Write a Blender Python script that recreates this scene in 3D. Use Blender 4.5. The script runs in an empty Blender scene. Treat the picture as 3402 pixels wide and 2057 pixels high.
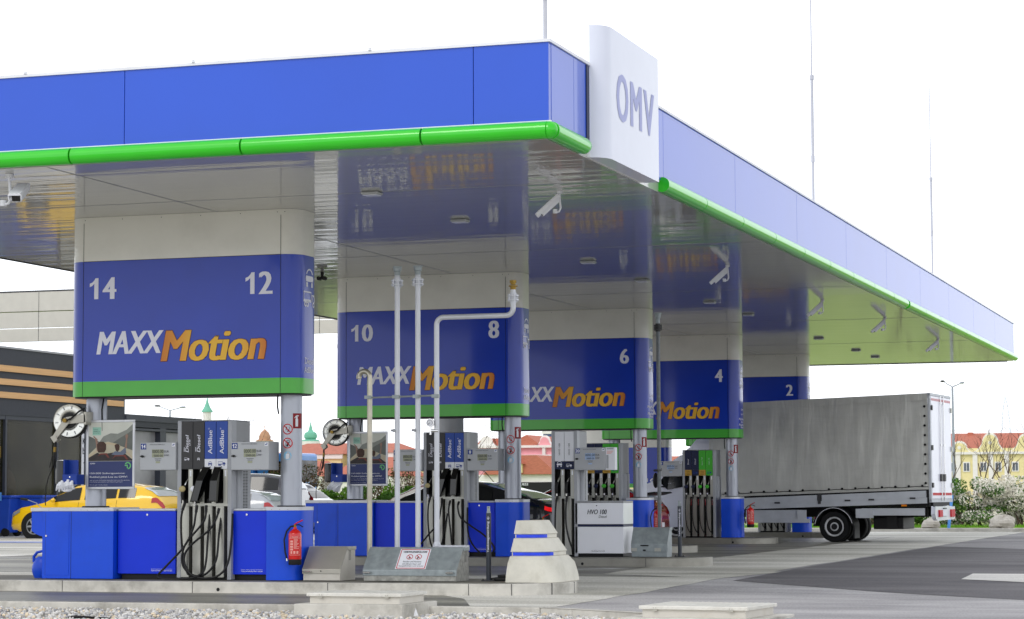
import bpy, math, random
from mathutils import Vector, Matrix
random.seed(7)
R = math.radians
C = bpy.data.collections.new("Scene_objects")
bpy.context.scene.collection.children.link(C)
scene = bpy.context.scene

# ------------------------------------------------------------------ camera
cam_d = bpy.data.cameras.new("camera")
cam = bpy.data.objects.new("camera", cam_d)
scene.collection.objects.link(cam)
cam.matrix_world = Matrix((( 0.949031, 0.028805, 0.313865, 12.937),
                           ( 0.315159,-0.074298,-0.946126,-29.034),
                           (-0.003933, 0.996820,-0.079589, 1.266),
                           (0, 0, 0, 1)))
cam_d.sensor_width = 36.0
cam_d.lens = 36.0 * 7777.37 / 3402
cam_d.clip_end = 3000
cam_d.dof.use_dof = True
cam_d.dof.focus_distance = 34.0
cam_d.dof.aperture_fstop = 9.0
scene.camera = cam
scene.render.resolution_x = 1024
scene.render.resolution_y = 619

# ------------------------------------------------------------------ world
SUN_EL, SUN_AZ = 42.0, 200.0
w = bpy.data.worlds.new("World"); scene.world = w
w.use_nodes = True
nt = w.node_tree; nt.nodes.clear()
out = nt.nodes.new('ShaderNodeOutputWorld'); bg = nt.nodes.new('ShaderNodeBackground')
sky = nt.nodes.new('ShaderNodeTexSky'); sky.sky_type = 'NISHITA'; sky.sun_disc = False
sky.sun_elevation = R(SUN_EL); sky.sun_rotation = R(SUN_AZ)
mul = nt.nodes.new('ShaderNodeVectorMath'); mul.operation = 'SCALE'; mul.inputs['Scale'].default_value = 0.10
# overcast deck: white with faint large cloud variation, mixed over the clear-sky colour
tc = nt.nodes.new('ShaderNodeTexCoord'); nz = nt.nodes.new('ShaderNodeTexNoise'); nz.inputs['Scale'].default_value = 1.6; nz.inputs['Detail'].default_value = 4
cr = nt.nodes.new('ShaderNodeValToRGB')
cr.color_ramp.elements[0].position = 0.3; cr.color_ramp.elements[0].color = (1.12, 1.16, 1.24, 1)
cr.color_ramp.elements[1].position = 0.7; cr.color_ramp.elements[1].color = (1.34, 1.36, 1.40, 1)
mx = nt.nodes.new('ShaderNodeMix'); mx.data_type = 'RGBA'; mx.inputs[0].default_value = 0.90
nt.links.new(tc.outputs['Generated'], nz.inputs['Vector']); nt.links.new(nz.outputs[0], cr.inputs[0])
nt.links.new(sky.outputs[0], mul.inputs[0]); nt.links.new(mul.outputs[0], mx.inputs[6]); nt.links.new(cr.outputs[0], mx.inputs[7])
# the overcast deck is brighter towards the horizon than overhead
sx_ = nt.nodes.new('ShaderNodeSeparateXYZ'); nt.links.new(tc.outputs['Generated'], sx_.inputs[0])
hr = nt.nodes.new('ShaderNodeMapRange'); hr.interpolation_type = 'SMOOTHSTEP'; hr.inputs['From Min'].default_value = .0; hr.inputs['From Max'].default_value = .75
hr.inputs['To Min'].default_value = 1.38; hr.inputs['To Max'].default_value = .85
nt.links.new(sx_.outputs[2], hr.inputs[0]); nt.links.new(hr.outputs[0], bg.inputs[1]); nt.links.new(mx.outputs[2], bg.inputs[0])
nt.links.new(bg.outputs[0], out.inputs[0])
# ------------------------------------------------------------------ sun
sd = bpy.data.lights.new("sun", 'SUN'); sd.energy = 0.9; sd.angle = R(20); sd.color = (1.0, 0.96, 0.9)
so = bpy.data.objects.new("sun", sd); scene.collection.objects.link(so)
az = R(SUN_AZ)
dirv = Vector((math.sin(az)*math.cos(R(SUN_EL)), math.cos(az)*math.cos(R(SUN_EL)), math.sin(R(SUN_EL))))
so.rotation_euler = dirv.to_track_quat('Z', 'Y').to_euler()
scene.view_settings.view_transform = 'Standard'; scene.view_settings.look = 'None'
scene.view_settings.exposure = 0.0; scene.view_settings.gamma = 1.0
scene.render.engine = 'CYCLES'

# ------------------------------------------------------------------ materials
def lin(h):
    if isinstance(h, tuple): return h
    v = [int(h[i:i+2], 16)/255 for i in (0, 2, 4)]
    return tuple((c/12.92 if c <= .04045 else ((c+.055)/1.055)**2.4) for c in v)
MATS = {}
def mat(name, col, rough=.5, metal=0., coat=0., vary=.06, scale=3., bump=0., bscale=30., spec=.32, emis=None, trans=0., coat_ior=1.5, coat_rough=.05, dirt=0., dirtcol='3a3833', dscale=2., stretch=(1,1,1), alpha=1.):
    m = bpy.data.materials.new(name); m.use_nodes = True; MATS[name] = m
    t = m.node_tree; b = t.nodes['Principled BSDF']; L = t.links.new
    c = lin(col)
    b.inputs['Roughness'].default_value = rough; b.inputs['Metallic'].default_value = metal
    b.inputs['Coat Weight'].default_value = coat; b.inputs['Coat IOR'].default_value = coat_ior; b.inputs['Coat Roughness'].default_value = coat_rough
    b.inputs['Specular IOR Level'].default_value = spec
    b.inputs['Transmission Weight'].default_value = trans
    b.inputs['Alpha'].default_value = alpha
    co = t.nodes.new('ShaderNodeTexCoord'); mp = t.nodes.new('ShaderNodeMapping'); mp.inputs['Scale'].default_value = stretch
    L(co.outputs['Object'], mp.inputs[0])
    n = t.nodes.new('ShaderNodeTexNoise'); n.inputs['Scale'].default_value = scale; n.inputs['Detail'].default_value = 6
    L(mp.outputs[0], n.inputs['Vector'])
    r = t.nodes.new('ShaderNodeMapRange'); r.inputs['From Min'].default_value = .3; r.inputs['From Max'].default_value = .7
    r.inputs['To Min'].default_value = 1-vary; r.inputs['To Max'].default_value = 1+vary; L(n.outputs[0], r.inputs[0])
    rgb = t.nodes.new('ShaderNodeRGB'); rgb.outputs[0].default_value = (*c, 1)
    sc = t.nodes.new('ShaderNodeVectorMath'); sc.operation = 'SCALE'; L(rgb.outputs[0], sc.inputs[0]); L(r.outputs[0], sc.inputs['Scale'])
    last = sc.outputs[0]
    if dirt > 0:
        d = t.nodes.new('ShaderNodeTexNoise'); d.inputs['Scale'].default_value = dscale; d.inputs['Detail'].default_value = 8; d.inputs['Roughness'].default_value = .65
        L(mp.outputs[0], d.inputs['Vector'])
        dr = t.nodes.new('ShaderNodeMapRange'); dr.inputs['From Min'].default_value = .48; dr.inputs['From Max'].default_value = .72; dr.inputs['To Max'].default_value = dirt
        L(d.outputs[0], dr.inputs[0])
        mm = t.nodes.new('ShaderNodeMix'); mm.data_type = 'RGBA'; L(dr.outputs[0], mm.inputs[0]); L(last, mm.inputs[6]); mm.inputs[7].default_value = (*lin(dirtcol), 1)
        last = mm.outputs[2]
    L(last, b.inputs['Base Color'])
    if bump > 0:
        bn = t.nodes.new('ShaderNodeTexNoise'); bn.inputs['Scale'].default_value = bscale; bn.inputs['Detail'].default_value = 5
        L(mp.outputs[0], bn.inputs['Vector'])
        bp = t.nodes.new('ShaderNodeBump'); bp.inputs['Strength'].default_value = bump; bp.inputs['Distance'].default_value = .02
        L(bn.outputs[0], bp.inputs['Height']); L(bp.outputs[0], b.inputs['Normal'])
    if emis: b.inputs['Emission Color'].default_value = (*lin(emis[0]), 1); b.inputs['Emission Strength'].default_value = emis[1]
    return m
M = MATS
mat('fascia_blue', '0e4eca', .45, coat=.7, coat_ior=1.45, coat_rough=.03, vary=.04, scale=.6)
mat('sign_blue', '0c38b4', .3, coat=.55, coat_ior=1.42, coat_rough=.08, vary=.07, scale=1.2, bump=.05, bscale=1.5)
mat('cab_blue', '0e50e2', .38, coat=.1, vary=.06, scale=2., dirt=.12, dirtcol='203a90', dscale=3, bump=.03, bscale=2.)
mat('door_blue', '0636e0', .42, vary=.05, scale=2.)
mat('tube_green', '2cc41a', .3, coat=.6, vary=.03)
mat('sign_green', '4cb63c', .35, coat=.4, vary=.05)
mat('green_panel', '4ab838', .4, vary=.03)
mat('panel_white', 'e6e5dc', .35, coat=.4, vary=.04, scale=1.5, dirt=.10, dirtcol='8f8d80')
mat('logo_white', 'f2f4fb', .35, coat=.6, vary=.02)
mat('cap_white', 'e2e4ea', .4); mat('sign_box_white', 'd9ddeb', .35, coat=.5, coat_ior=1.4, vary=.02)
mat('letter_white', 'e9eaf6', .5, vary=.02)
mat('letter_lilac', 'a6acd8', .5, vary=.02)
mat('letter_dark', '1c2030', .5, vary=.02)
mat('letter_navy', '24408f', .5, vary=.02)
mat('red_print', 'c3202c', .5, vary=.03)
mat('ext_red', 'd81a18', .25, coat=.8, vary=.04)
mat('label_red', 'f0a8a0', .5)
mat('steel', 'b6b6ae', .38, metal=.75, vary=.08, scale=4., stretch=(8,8,.6), dirt=.25, dirtcol='75726a')
mat('steel_rail', 'c9ccd2', .4, metal=.5, vary=.06)
mat('grey_paint', '9c9ea2', .45, vary=.05, dirt=.15, dirtcol='6d6c68')
mat('grey_frame', 'a9acb2', .4, vary=.05)
mat('display_grey', 'b3b6ba', .4, metal=.2, vary=.03)
mat('dark_grey_panel', '3f3f41', .45, vary=.04)
mat('navy_panel', '1d2547', .4, vary=.04)
mat('gold_panel', 'c3993f', .45)
mat('lcd', 'a3a78f', .25, vary=.03)
mat('lcd_lit', 'a9bfe0', .3, vary=.03)
mat('black', '121214', .45, vary=.1)
mat('rubber', '18181a', .5, vary=.2, scale=12, bump=.1, bscale=60)
mat('black_gloss', '0b0b0d', .15, coat=.5)
mat('post_silver', 'b4b8c2', .4, metal=.55, vary=.06, stretch=(1,1,.3), dirt=.12, dirtcol='7c7e82')
mat('pipe_paint', 'd4d7de', .38, metal=.25, vary=.06, dirt=.2, dirtcol='8d8f92', dscale=6)
mat('pipe_steel', 'b8b3a4', .35, metal=.8, vary=.12, scale=6)
mat('brass', '8d7337', .4, metal=.8)
mat('chrome', 'd6d6d6', .12, metal=1., vary=.05)
mat('reel_silver', 'dcdcd6', .22, metal=.7, vary=.06)
mat('galvanised', '9aa3a6', .42, metal=.35, vary=.16, scale=9., dirt=.30, dirtcol='5e6261', dscale=5, bump=.05)
mat('galvanised_rough', 'a6a6a0', .6, metal=.2, vary=.25, scale=14., dirt=.6, dirtcol='55534c', dscale=9)
mat('stainless', 'b6b3a9', .42, metal=.6, vary=.05, scale=3., dirt=.15, dirtcol='7f7c72')
mat('stainless_light', 'cdc9c0', .5, metal=.2, vary=.06, dirt=.25, dirtcol='9a8e7a', dscale=6)
mat('concrete_block', 'dcd9cd', .8, vary=.08, scale=6., bump=.25, bscale=60., dirt=.45, dirtcol='8b8776', dscale=3.)
mat('kerb_concrete', 'cac7bf', .75, vary=.10, scale=5., bump=.2, bscale=50., dirt=.65, dirtcol='77736a', dscale=2.2)
mat('kerb_steel', '9a9890', .4, metal=.45, vary=.1, scale=3., dirt=.35, dirtcol='5f5c55')
mat('island_top', '7d7b73', .8, vary=.12, scale=3., dirt=.6, dirtcol='4e4c45', bump=.2)
mat('reflect_blue', '1f45e6', .25, coat=.5, vary=.12, scale=8)
mat('poster_frame', 'c9cbd0', .3, metal=.5)
mat('soft_white', 'e9ebf2', .55, vary=.04)
mat('yellow_paint', 'f0c010', .3, coat=1., vary=.02)
mat('white_paint', 'eef0f2', .3, coat=1., vary=.02)
mat('dark_car', '14161c', .25, coat=1.)
mat('charcoal_car', '30313a', .25, coat=1.)
mat('red_car', '9c1118', .25, coat=1.)
mat('blue_truck', '3f86dc', .35, coat=.6)
mat('glass_dark', '0c0f13', .08, coat=.35, vary=.02)
mat('glass_store', '3a3828', .10, vary=.7, scale=.6, spec=.2, alpha=.62)
mat('tail_red', 'a8101c', .15, coat=1.)
mat('tail_lit', 'd81020', .3, emis=('ff2020', .5))
mat('amber', 'f08a10', .3)
mat('head_glass', '8d939a', .12, coat=1.)
mat('tyre', '161617', .8, vary=.15, bump=.15)
mat('rim', 'a9acb0', .35, metal=.6)
mat('rim_truck', 'cfd0d2', .5, metal=.0, dirt=.3)
mat('alu_rail', 'c6cad0', .45, metal=.15, vary=.05, dirt=.15)
mat('chassis', '1e1e20', .6, vary=.2)
mat('chassis_grey', '8b8e92', .5, vary=.08, dirt=.2)
mat('door_white', 'e6e8f4', .35, coat=.5, vary=.03)
mat('store_dark', '3a3d46', .6, vary=.06, scale=8)
mat('store_frame', '3c404a', .5)
mat('wood', 'd9ac78', .55, vary=.10, scale=2., stretch=(1,.3,12))
mat('louver', 'c8c5ba', .55, vary=.04)
mat('lamp_wood', 'e2b640', .6, emis=('e8b840', .9))
mat('interior', '6a6048', .8, vary=.6, scale=.7)
mat('roof_red', 'b8705c', .75, vary=.15, scale=3, stretch=(1,1,6))
mat('wall_pink', 'e9a2ac', .8, vary=.04)
mat('wall_yellow', 'e8dca6', .8, vary=.05)
mat('trim_white', 'e6e3e0', .8, vary=.04)
mat('window_grey', '5c6470', .3)
mat('office_glass', '4a5c84', .2, vary=.1)
mat('copper_green', '74b8a0', .6, vary=.08, stretch=(1,1,.2))
mat('copper_orange', 'b58a6c', .5, vary=.15)
mat('bark', '5a4a42', .9, vary=.15)
mat('bark_pale', '8a7568', .9, vary=.15)
mat('leaf', '5f8a26', .7, vary=.35, scale=1.5)
mat('leaf_dark', '3c6420', .7, vary=.35, scale=1.5)
mat('leaf_brown', '6e5a40', .8, vary=.3, scale=1.5)
mat('blossom', 'eeeade', .8, vary=.06)
mat('rock', 'cdc8be', .85, vary=.15, scale=4., bump=.5, bscale=6., dirt=.4, dirtcol='77736a')
mat('lamp_post', 'a4a9b8', .5, metal=.3)
mat('pylon_grey', 'cfd8e0', .6)
mat('wire', 'b8c0cc', .6)
mat('blue_post', '5fa0ec', .5)
mat('bin_blue', '1f49b6', .45)
mat('can_blue', '1348c8', .35)
mat('cone_red', 'd7291c', .45)
mat('mark_white', 'd9dadc', .7, vary=.1)
mat('mark_blue', '9aa6d6', .8, vary=.15, scale=5)
mat('antenna', 'bfc1ca', .5)
mat('skin', '9c7f70', .6)
mat('poster_sky', 'd7d9cf', .5, vary=.06, scale=4)
mat('poster_hill', '8f938c', .5, vary=.1, scale=8)
mat('poster_hill2', '6d716c', .5, vary=.12, scale=8)
mat('poster_road', 'c4bda6', .5, vary=.1)
mat('poster_car', '3a3434', .5, vary=.2, scale=20)
mat('poster_hair', '4a332a', .5, vary=.2, scale=30)
mat('poster_shirt', '6e788c', .5)
mat('poster_cream', 'c7b79a', .5)
mat('poster_blue', '3a4474', .5, vary=.03)
mat('poster_mint', '9fcfbd', .5)
mat('poster_green', '6fc47c', .5)
mat('mill_stone', 'cfcdc6', .8)

def streak_mat(name, c1, c2, c3, rough, sx=.25, sy=3., fine=60., spec=.3, bump=.15, ang=0.):
    """ground surfaces: long streaks along one direction plus fine grain"""
    m = bpy.data.materials.new(name); m.use_nodes = True; MATS[name] = m
    t = m.node_tree; b = t.nodes['Principled BSDF']; L = t.links.new
    co = t.nodes.new('ShaderNodeTexCoord'); mp = t.nodes.new('ShaderNodeMapping'); mp.inputs['Scale'].default_value = (sx, sy, 1); mp.inputs['Rotation'].default_value = (0, 0, ang)
    L(co.outputs['Object'], mp.inputs[0])
    n1 = t.nodes.new('ShaderNodeTexNoise'); n1.inputs['Scale'].default_value = .55; n1.inputs['Detail'].default_value = 7; n1.inputs['Roughness'].default_value = .6; L(mp.outputs[0], n1.inputs['Vector'])
    n2 = t.nodes.new('ShaderNodeTexNoise'); n2.inputs['Scale'].default_value = fine; n2.inputs['Detail'].default_value = 2; L(co.outputs['Object'], n2.inputs['Vector'])
    n3 = t.nodes.new('ShaderNodeTexNoise'); n3.inputs['Scale'].default_value = .22; n3.inputs['Detail'].default_value = 4; L(co.outputs['Object'], n3.inputs['Vector'])
    r1 = t.nodes.new('ShaderNodeValToRGB'); e = r1.color_ramp.elements
    e[0].position = .36; e[0].color = (*lin(c1), 1); e[1].position = .64; e[1].color = (*lin(c3), 1)
    k = e.new(.5); k.color = (*lin(c2), 1)
    ad = t.nodes.new('ShaderNodeMath'); ad.operation = 'ADD'; L(n1.outputs[0], ad.inputs[0])
    s3 = t.nodes.new('ShaderNodeMath'); s3.operation = 'MULTIPLY_ADD'; L(n3.outputs[0], s3.inputs[0]); s3.inputs[1].default_value = .5; s3.inputs[2].default_value = -.25
    L(s3.outputs[0], ad.inputs[1]); L(ad.outputs[0], r1.inputs[0])
    r2 = t.nodes.new('ShaderNodeMapRange'); r2.inputs['From Min'].default_value = .3; r2.inputs['From Max'].default_value = .7; r2.inputs['To Min'].default_value = .72; r2.inputs['To Max'].default_value = 1.28; L(n2.outputs[0], r2.inputs[0])
    sc = t.nodes.new('ShaderNodeVectorMath'); sc.operation = 'SCALE'; L(r1.outputs[0], sc.inputs[0]); L(r2.outputs[0], sc.inputs['Scale'])
    L(sc.outputs[0], b.inputs['Base Color']); b.inputs['Roughness'].default_value = rough; b.inputs['Specular IOR Level'].default_value = spec
    bp = t.nodes.new('ShaderNodeBump'); bp.inputs['Strength'].default_value = bump; bp.inputs['Distance'].default_value = .01; L(n2.outputs[0], bp.inputs['Height']); L(bp.outputs[0], b.inputs['Normal'])
    return m
streak_mat('asphalt', '868486', '9a989a', 'aeacad', .9, .5, 1.3, fine=38.)
streak_mat('asphalt_dark', '565458', '636164', '737174', .85, .35, 1.4, fine=38., ang=.25)
streak_mat('forecourt', 'a09e94', 'c6c4bb', 'dddbd4', .6, .10, 1.2, fine=40., spec=.5)
streak_mat('forecourt_dark', '5c5a53', '7c7a71', '98968b', .45, .10, 1.5, fine=40., spec=.55)
streak_mat('pale_concrete', 'b4b2ae', 'c6c4c0', 'd2d0cc', .8)
streak_mat('grass', '6a8438', '869c48', '9aae58', .95, 1., 1., fine=12.)
streak_mat('verge_gravel', '9a968c', 'b6b2a8', 'd0ccc2', .9, 1., 1., fine=25.)

# gradient lettering: the print itself runs orange - yellow - orange along its length
def orange_mat():
    m = bpy.data.materials.new('orange_print'); m.use_nodes = True; MATS['orange_print'] = m
    t = m.node_tree; b = t.nodes['Principled BSDF']; L = t.links.new
    co = t.nodes.new('ShaderNodeTexCoord'); sp = t.nodes.new('ShaderNodeSeparateXYZ'); L(co.outputs['Object'], sp.inputs[0])
    mr = t.nodes.new('ShaderNodeMapRange'); mr.inputs['From Min'].default_value = -1.79; mr.inputs['From Max'].default_value = -.21; L(sp.outputs[0], mr.inputs[0])
    cr = t.nodes.new('ShaderNodeValToRGB'); e = cr.color_ramp.elements; e[0].color = (*lin('cf7a1e'), 1); e[1].color = (*lin('cf7420'), 1)
    for p, c in ((.16, 'e59a2a'), (.34, 'f3bd35'), (.75, 'f3bd35'), (.9, 'e59a2a')): k = e.new(p); k.color = (*lin(c), 1)
    L(mr.outputs[0], cr.inputs[0]); L(cr.outputs[0], b.inputs['Base Color']); b.inputs['Roughness'].default_value = .4
orange_mat()
# glossy soffit sheets, slightly wavy across their length
def soffit_mat():
    m = mat('soffit', 'b0b0aa', .3, coat=.78, coat_ior=1.8, coat_rough=.02, vary=.05, scale=.5)
    t = m.node_tree; b = t.nodes['Principled BSDF']; L = t.links.new
    co = t.nodes.new('ShaderNodeTexCoord'); mp = t.nodes.new('ShaderNodeMapping'); mp.inputs['Scale'].default_value = (.16, 3.2, 1)
    L(co.outputs['Object'], mp.inputs[0])
    n = t.nodes.new('ShaderNodeTexNoise'); n.inputs['Scale'].default_value = 1.; n.inputs['Detail'].default_value = 2.5; L(mp.outputs[0], n.inputs['Vector'])
    bp = t.nodes.new('ShaderNodeBump'); bp.inputs['Strength'].default_value = 1.; bp.inputs['Distance'].default_value = .0042; L(n.outputs[0], bp.inputs['Height'])
    L(bp.outputs[0], b.inputs['Coat Normal']); L(bp.outputs[0], b.inputs['Normal'])
soffit_mat()

def tarp_mat():
    m = mat('tarp', 'c6c6c0', .4, coat=.35, coat_rough=.22, vary=.06, scale=1.5, dirt=.14, dirtcol='75756e')
    t = m.node_tree; b = t.nodes['Principled BSDF']; L = t.links.new
    co = t.nodes.new('ShaderNodeTexCoord'); prev = None
    for rot, sc, st, dist in ((-.75, (3.2, 1, .45), .9, .06), (-.25, (.8, 1, 4.), .5, .02), (1.2, (7., 1, 1.1), .5, .015)):
        mp = t.nodes.new('ShaderNodeMapping'); mp.inputs['Rotation'].default_value = (0, rot, 0); mp.inputs['Scale'].default_value = sc; L(co.outputs['Object'], mp.inputs[0])
        n = t.nodes.new('ShaderNodeTexNoise'); n.inputs['Scale'].default_value = 1.; n.inputs['Detail'].default_value = 3; n.inputs['Distortion'].default_value = .4; L(mp.outputs[0], n.inputs['Vector'])
        bp = t.nodes.new('ShaderNodeBump'); bp.inputs['Strength'].default_value = st; bp.inputs['Distance'].default_value = dist; L(n.outputs[0], bp.inputs['Height'])
        if prev: L(prev, bp.inputs['Normal'])
        prev = bp.outputs[0]
    L(prev, b.inputs['Normal']); L(prev, b.inputs['Coat Normal'])
tarp_mat()

# ------------------------------------------------------------------ mesh helpers
class MB:
    """collects shapes in world coordinates; build() links them as ONE mesh object"""
    def __init__(s): s.v = []; s.f = []
    def add(s, vs, fs):
        o = len(s.v); s.v += [tuple(p) for p in vs]; s.f += [tuple(i+o for i in f) for f in fs]; return s
    def box(s, x0, x1, y0, y1, z0, z1):
        return s.add([(x0,y0,z0),(x1,y0,z0),(x1,y1,z0),(x0,y1,z0),(x0,y0,z1),(x1,y0,z1),(x1,y1,z1),(x0,y1,z1)],
                     [(0,3,2,1),(4,5,6,7),(0,1,5,4),(1,2,6,5),(2,3,7,6),(3,0,4,7)])
    def prism(s, poly, axis, a, b):
        """poly: 2-D outline; axis 'z': (x,y), 'y': (x,z), 'x': (y,z)"""
        def P(p, t):
            return (p[0], p[1], t) if axis == 'z' else (p[0], t, p[1]) if axis == 'y' else (t, p[0], p[1])
        n = len(poly); vs = [P(p, a) for p in poly]+[P(p, b) for p in poly]
        fs = [tuple(range(n)), tuple(range(2*n-1, n-1, -1))]+[(i, (i+1) % n, (i+1) % n+n, i+n) for i in range(n)]
        return s.add(vs, fs)
    def tube(s, pts, r, n=8, caps=True):
        pts = [Vector(p) for p in pts]; rs = r if isinstance(r, (list, tuple)) else [r]*len(pts)
        vs = []; fs = []; u = None
        for i, p in enumerate(pts):
            d = (pts[min(i+1, len(pts)-1)]-pts[max(i-1, 0)]).normalized()
            if u is None: u = d.orthogonal().normalized()
            else: u = (u-d*u.dot(d)); u = u.normalized() if u.length > 1e-6 else d.orthogonal().normalized()
            w_ = d.cross(u)
            for k in range(n):
                a = 2*math.pi*k/n; vs.append(p+(u*math.cos(a)+w_*math.sin(a))*rs[i])
        for i in range(len(pts)-1):
            for k in range(n):
                k2 = (k+1) % n; fs.append((i*n+k, i*n+k2, (i+1)*n+k2, (i+1)*n+k))
        if caps: fs += [tuple(range(n-1, -1, -1)), tuple(range((len(pts)-1)*n, len(pts)*n))]
        return s.add(vs, fs)
    def lathe(s, prof, c, axis=(0,0,1), n=24):
        """prof: list of (radius, distance along axis)"""
        A = Vector(axis).normalized(); u = A.orthogonal().normalized(); w_ = A.cross(u); c = Vector(c); vs = []; fs = []
        for r, h in prof:
            for k in range(n):
                a = 2*math.pi*k/n; vs.append(c+A*h+(u*math.cos(a)+w_*math.sin(a))*max(r, 1e-4))
        for i in range(len(prof)-1):
            for k in range(n):
                k2 = (k+1) % n; fs.append((i*n+k, i*n+k2, (i+1)*n+k2, (i+1)*n+k))
        fs += [tuple(range(n-1, -1, -1)), tuple(range((len(prof)-1)*n, len(prof)*n))]
        return s.add(vs, fs)
    def cyl(s, c, r, h, axis=(0,0,1), n=20): return s.lathe([(r, 0), (r, h)], c, axis, n)
    def grid(s, fn, nu, nv):
        vs = [fn(i/nu, j/nv) for j in range(nv+1) for i in range(nu+1)]
        return s.add(vs, [(j*(nu+1)+i, j*(nu+1)+i+1, (j+1)*(nu+1)+i+1, (j+1)*(nu+1)+i) for j in range(nv) for i in range(nu)])
    def ball(s, c, rx, ry, rz, n=12, m=8, seed=None, jit=0.):
        rnd = random.Random(seed); c = Vector(c); vs = []; fs = []
        for j in range(m+1):
            th = math.pi*j/m
            for i in range(n):
                k = 1+(rnd.uniform(-jit, jit) if jit else 0); a = 2*math.pi*i/n
                vs.append((c.x+rx*k*math.sin(th)*math.cos(a), c.y+ry*k*math.sin(th)*math.sin(a), c.z+rz*k*math.cos(th)))
        for j in range(m):
            for i in range(n): i2 = (i+1) % n; fs.append((j*n+i, (j+1)*n+i, (j+1)*n+i2, j*n+i2))
        return s.add(vs, fs)
    def xf(s, fn): s.v = [tuple(fn(p)) for p in s.v]; return s
    def build(s, name, m, parent=None, smooth=False, bevel=0., flip=False):
        me = bpy.data.meshes.new(name)
        o = bpy.data.objects.new(name, me); C.objects.link(o)
        off = Vector((0, 0, 0))
        if parent is not None:
            p = parent; off = Vector(p.get('org', (0, 0, 0))); o.parent = p
        me.from_pydata([(v[0]-off.x, v[1]-off.y, v[2]-off.z) for v in s.v], [], s.f)
        me.materials.append(M[m]); me.update()
        if smooth:
            for q in me.polygons: q.use_smooth = True
            if smooth != 'all':
                me.set_sharp_from_angle(angle=R(35))
        if bevel > 0:
            b = o.modifiers.new('bevel', 'BEVEL'); b.width = bevel; b.segments = 2; b.limit_method = 'ANGLE'; b.angle_limit = R(40)
        if parent is not None: o['org'] = tuple(off)
        return o
def tag(o, label=None, cat=None, group=None, kind=None):
    if label: o['label'] = label
    if cat: o['category'] = cat
    if group: o['group'] = group
    if kind: o['kind'] = kind
    return o
def thing(name, label, cat, loc=(0,0,0), group=None):
    """an Empty at the thing's base; parts built under it are given in world coordinates"""
    o = bpy.data.objects.new(name, None); C.objects.link(o); o.location = loc; o['org'] = tuple(loc); o.empty_display_size = .1
    return tag(o, label, cat, group)
def solo(name, mb, m, label, cat, group=None, kind=None, **kw):
    o = mb.build(name, m, None, **kw); return tag(o, label, cat, group, kind)
def struct(name, mb, m, **kw): return tag(mb.build(name, m, None, **kw), kind='structure')
def kids(o): return [c for c in C.objects if c.parent == o]
def copy_tree(o, dx=(0,0,0), label=None, parent=None, skip=()):
    if o.name.split('.')[0] in skip: return None
    c = o.copy(); C.objects.link(c); c.parent = parent
    if parent is None:
        c.location = Vector(o.location)+Vector(dx)
        if label: c['label'] = label
    for ch in kids(o): copy_tree(ch, parent=c, skip=skip)
    return c
# lettering ------------------------------------------------------------------
_tc = {}
def text_geo(s, shear=0., bold=0.):
    k = (s, shear, bold)
    if k in _tc: return _tc[k]
    cu = bpy.data.curves.new('t', 'FONT'); cu.body = s; cu.shear = shear; cu.offset = bold; cu.resolution_u = 3; cu.fill_mode = 'FRONT'
    o = bpy.data.objects.new('t', cu); scene.collection.objects.link(o)
    bpy.context.view_layer.update()
    me = bpy.data.meshes.new_from_object(o.evaluated_get(bpy.context.evaluated_depsgraph_get()))
    vs = [(v.co.x, v.co.y) for v in me.vertices]; fs = [tuple(p.vertices) for p in me.polygons]
    bpy.data.objects.remove(o); bpy.data.curves.remove(cu); bpy.data.meshes.remove(me)
    x0 = min(v[0] for v in vs); x1 = max(v[0] for v in vs); y0 = min(v[1] for v in vs); y1 = max(v[1] for v in vs)
    _tc[k] = ([((x-x0)/(x1-x0), (y-y0)/(y1-y0)) for x, y in vs], fs, (x1-x0)/(y1-y0)); return _tc[k]
def text(mb, s, box, fn, off=.003, shear=0., bold=.0, rot=0, grow=0.):
    """writes s fitted into box (u0,u1,v0,v1); fn maps (u,v,off) to a point; rot=1 reads bottom-to-top.
    bold lettering is a few copies of the thin strokes, shifted by a stroke width, each a hair above the last"""
    vs, fs, a = text_geo(s, shear, 0.); u0, u1, v0, v1 = box
    h = (u1-u0) if rot else (v1-v0)
    d = bold*h*1.1; g = grow*h
    sh = [(-d, 0), (0, 0), (d, 0)] if bold > .004 else [(0, 0)]
    if grow: sh = [(x+g*cx, g*cy) for x in (-d, 0, d) for cx, cy in ((1, 0), (-1, 0), (0, 1), (0, -1), (.7, .7), (-.7, .7), (.7, -.7), (-.7, -.7))]
    for k, (sx, sy) in enumerate(sh):
        o = off+k*(.0001 if not grow else .00003)
        if rot: mb.add([fn(u0+(u1-u0)*(1-y)+sy, v0+d+(v1-v0-2*d)*x+sx, o) for x, y in vs], fs)
        else: mb.add([fn(u0+d+(u1-u0-2*d)*x+sx, v0+(v1-v0)*y+sy, o) for x, y in vs], fs)
    return mb
def figure_one(mb, u0, u1, v0, v1, fn, off=.004):
    q = lambda a, b: (u0+(u1-u0)*a, v0+(v1-v0)*b)
    dec_poly(mb, [q(.52, 0), q(1, 0), q(1, 1), q(.66, 1), q(.52, .90)], fn, off); dec_poly(mb, [q(.52, .90), q(.30, .80), q(0, .75), q(0, .58), q(.30, .64), q(.52, .74)], fn, off)
def plane(Y): return lambda u, v, o: (u, Y-o, v)
def dec_rect(mb, u0, u1, v0, v1, fn, off=.002, n=1):
    return mb.grid(lambda a, b: fn(u0+(u1-u0)*a, v0+(v1-v0)*b, off), n, 1)
def dec_poly(mb, pts, fn, off=.002): return mb.add([fn(u, v, off) for u, v in pts], [tuple(range(len(pts)))])
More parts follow.
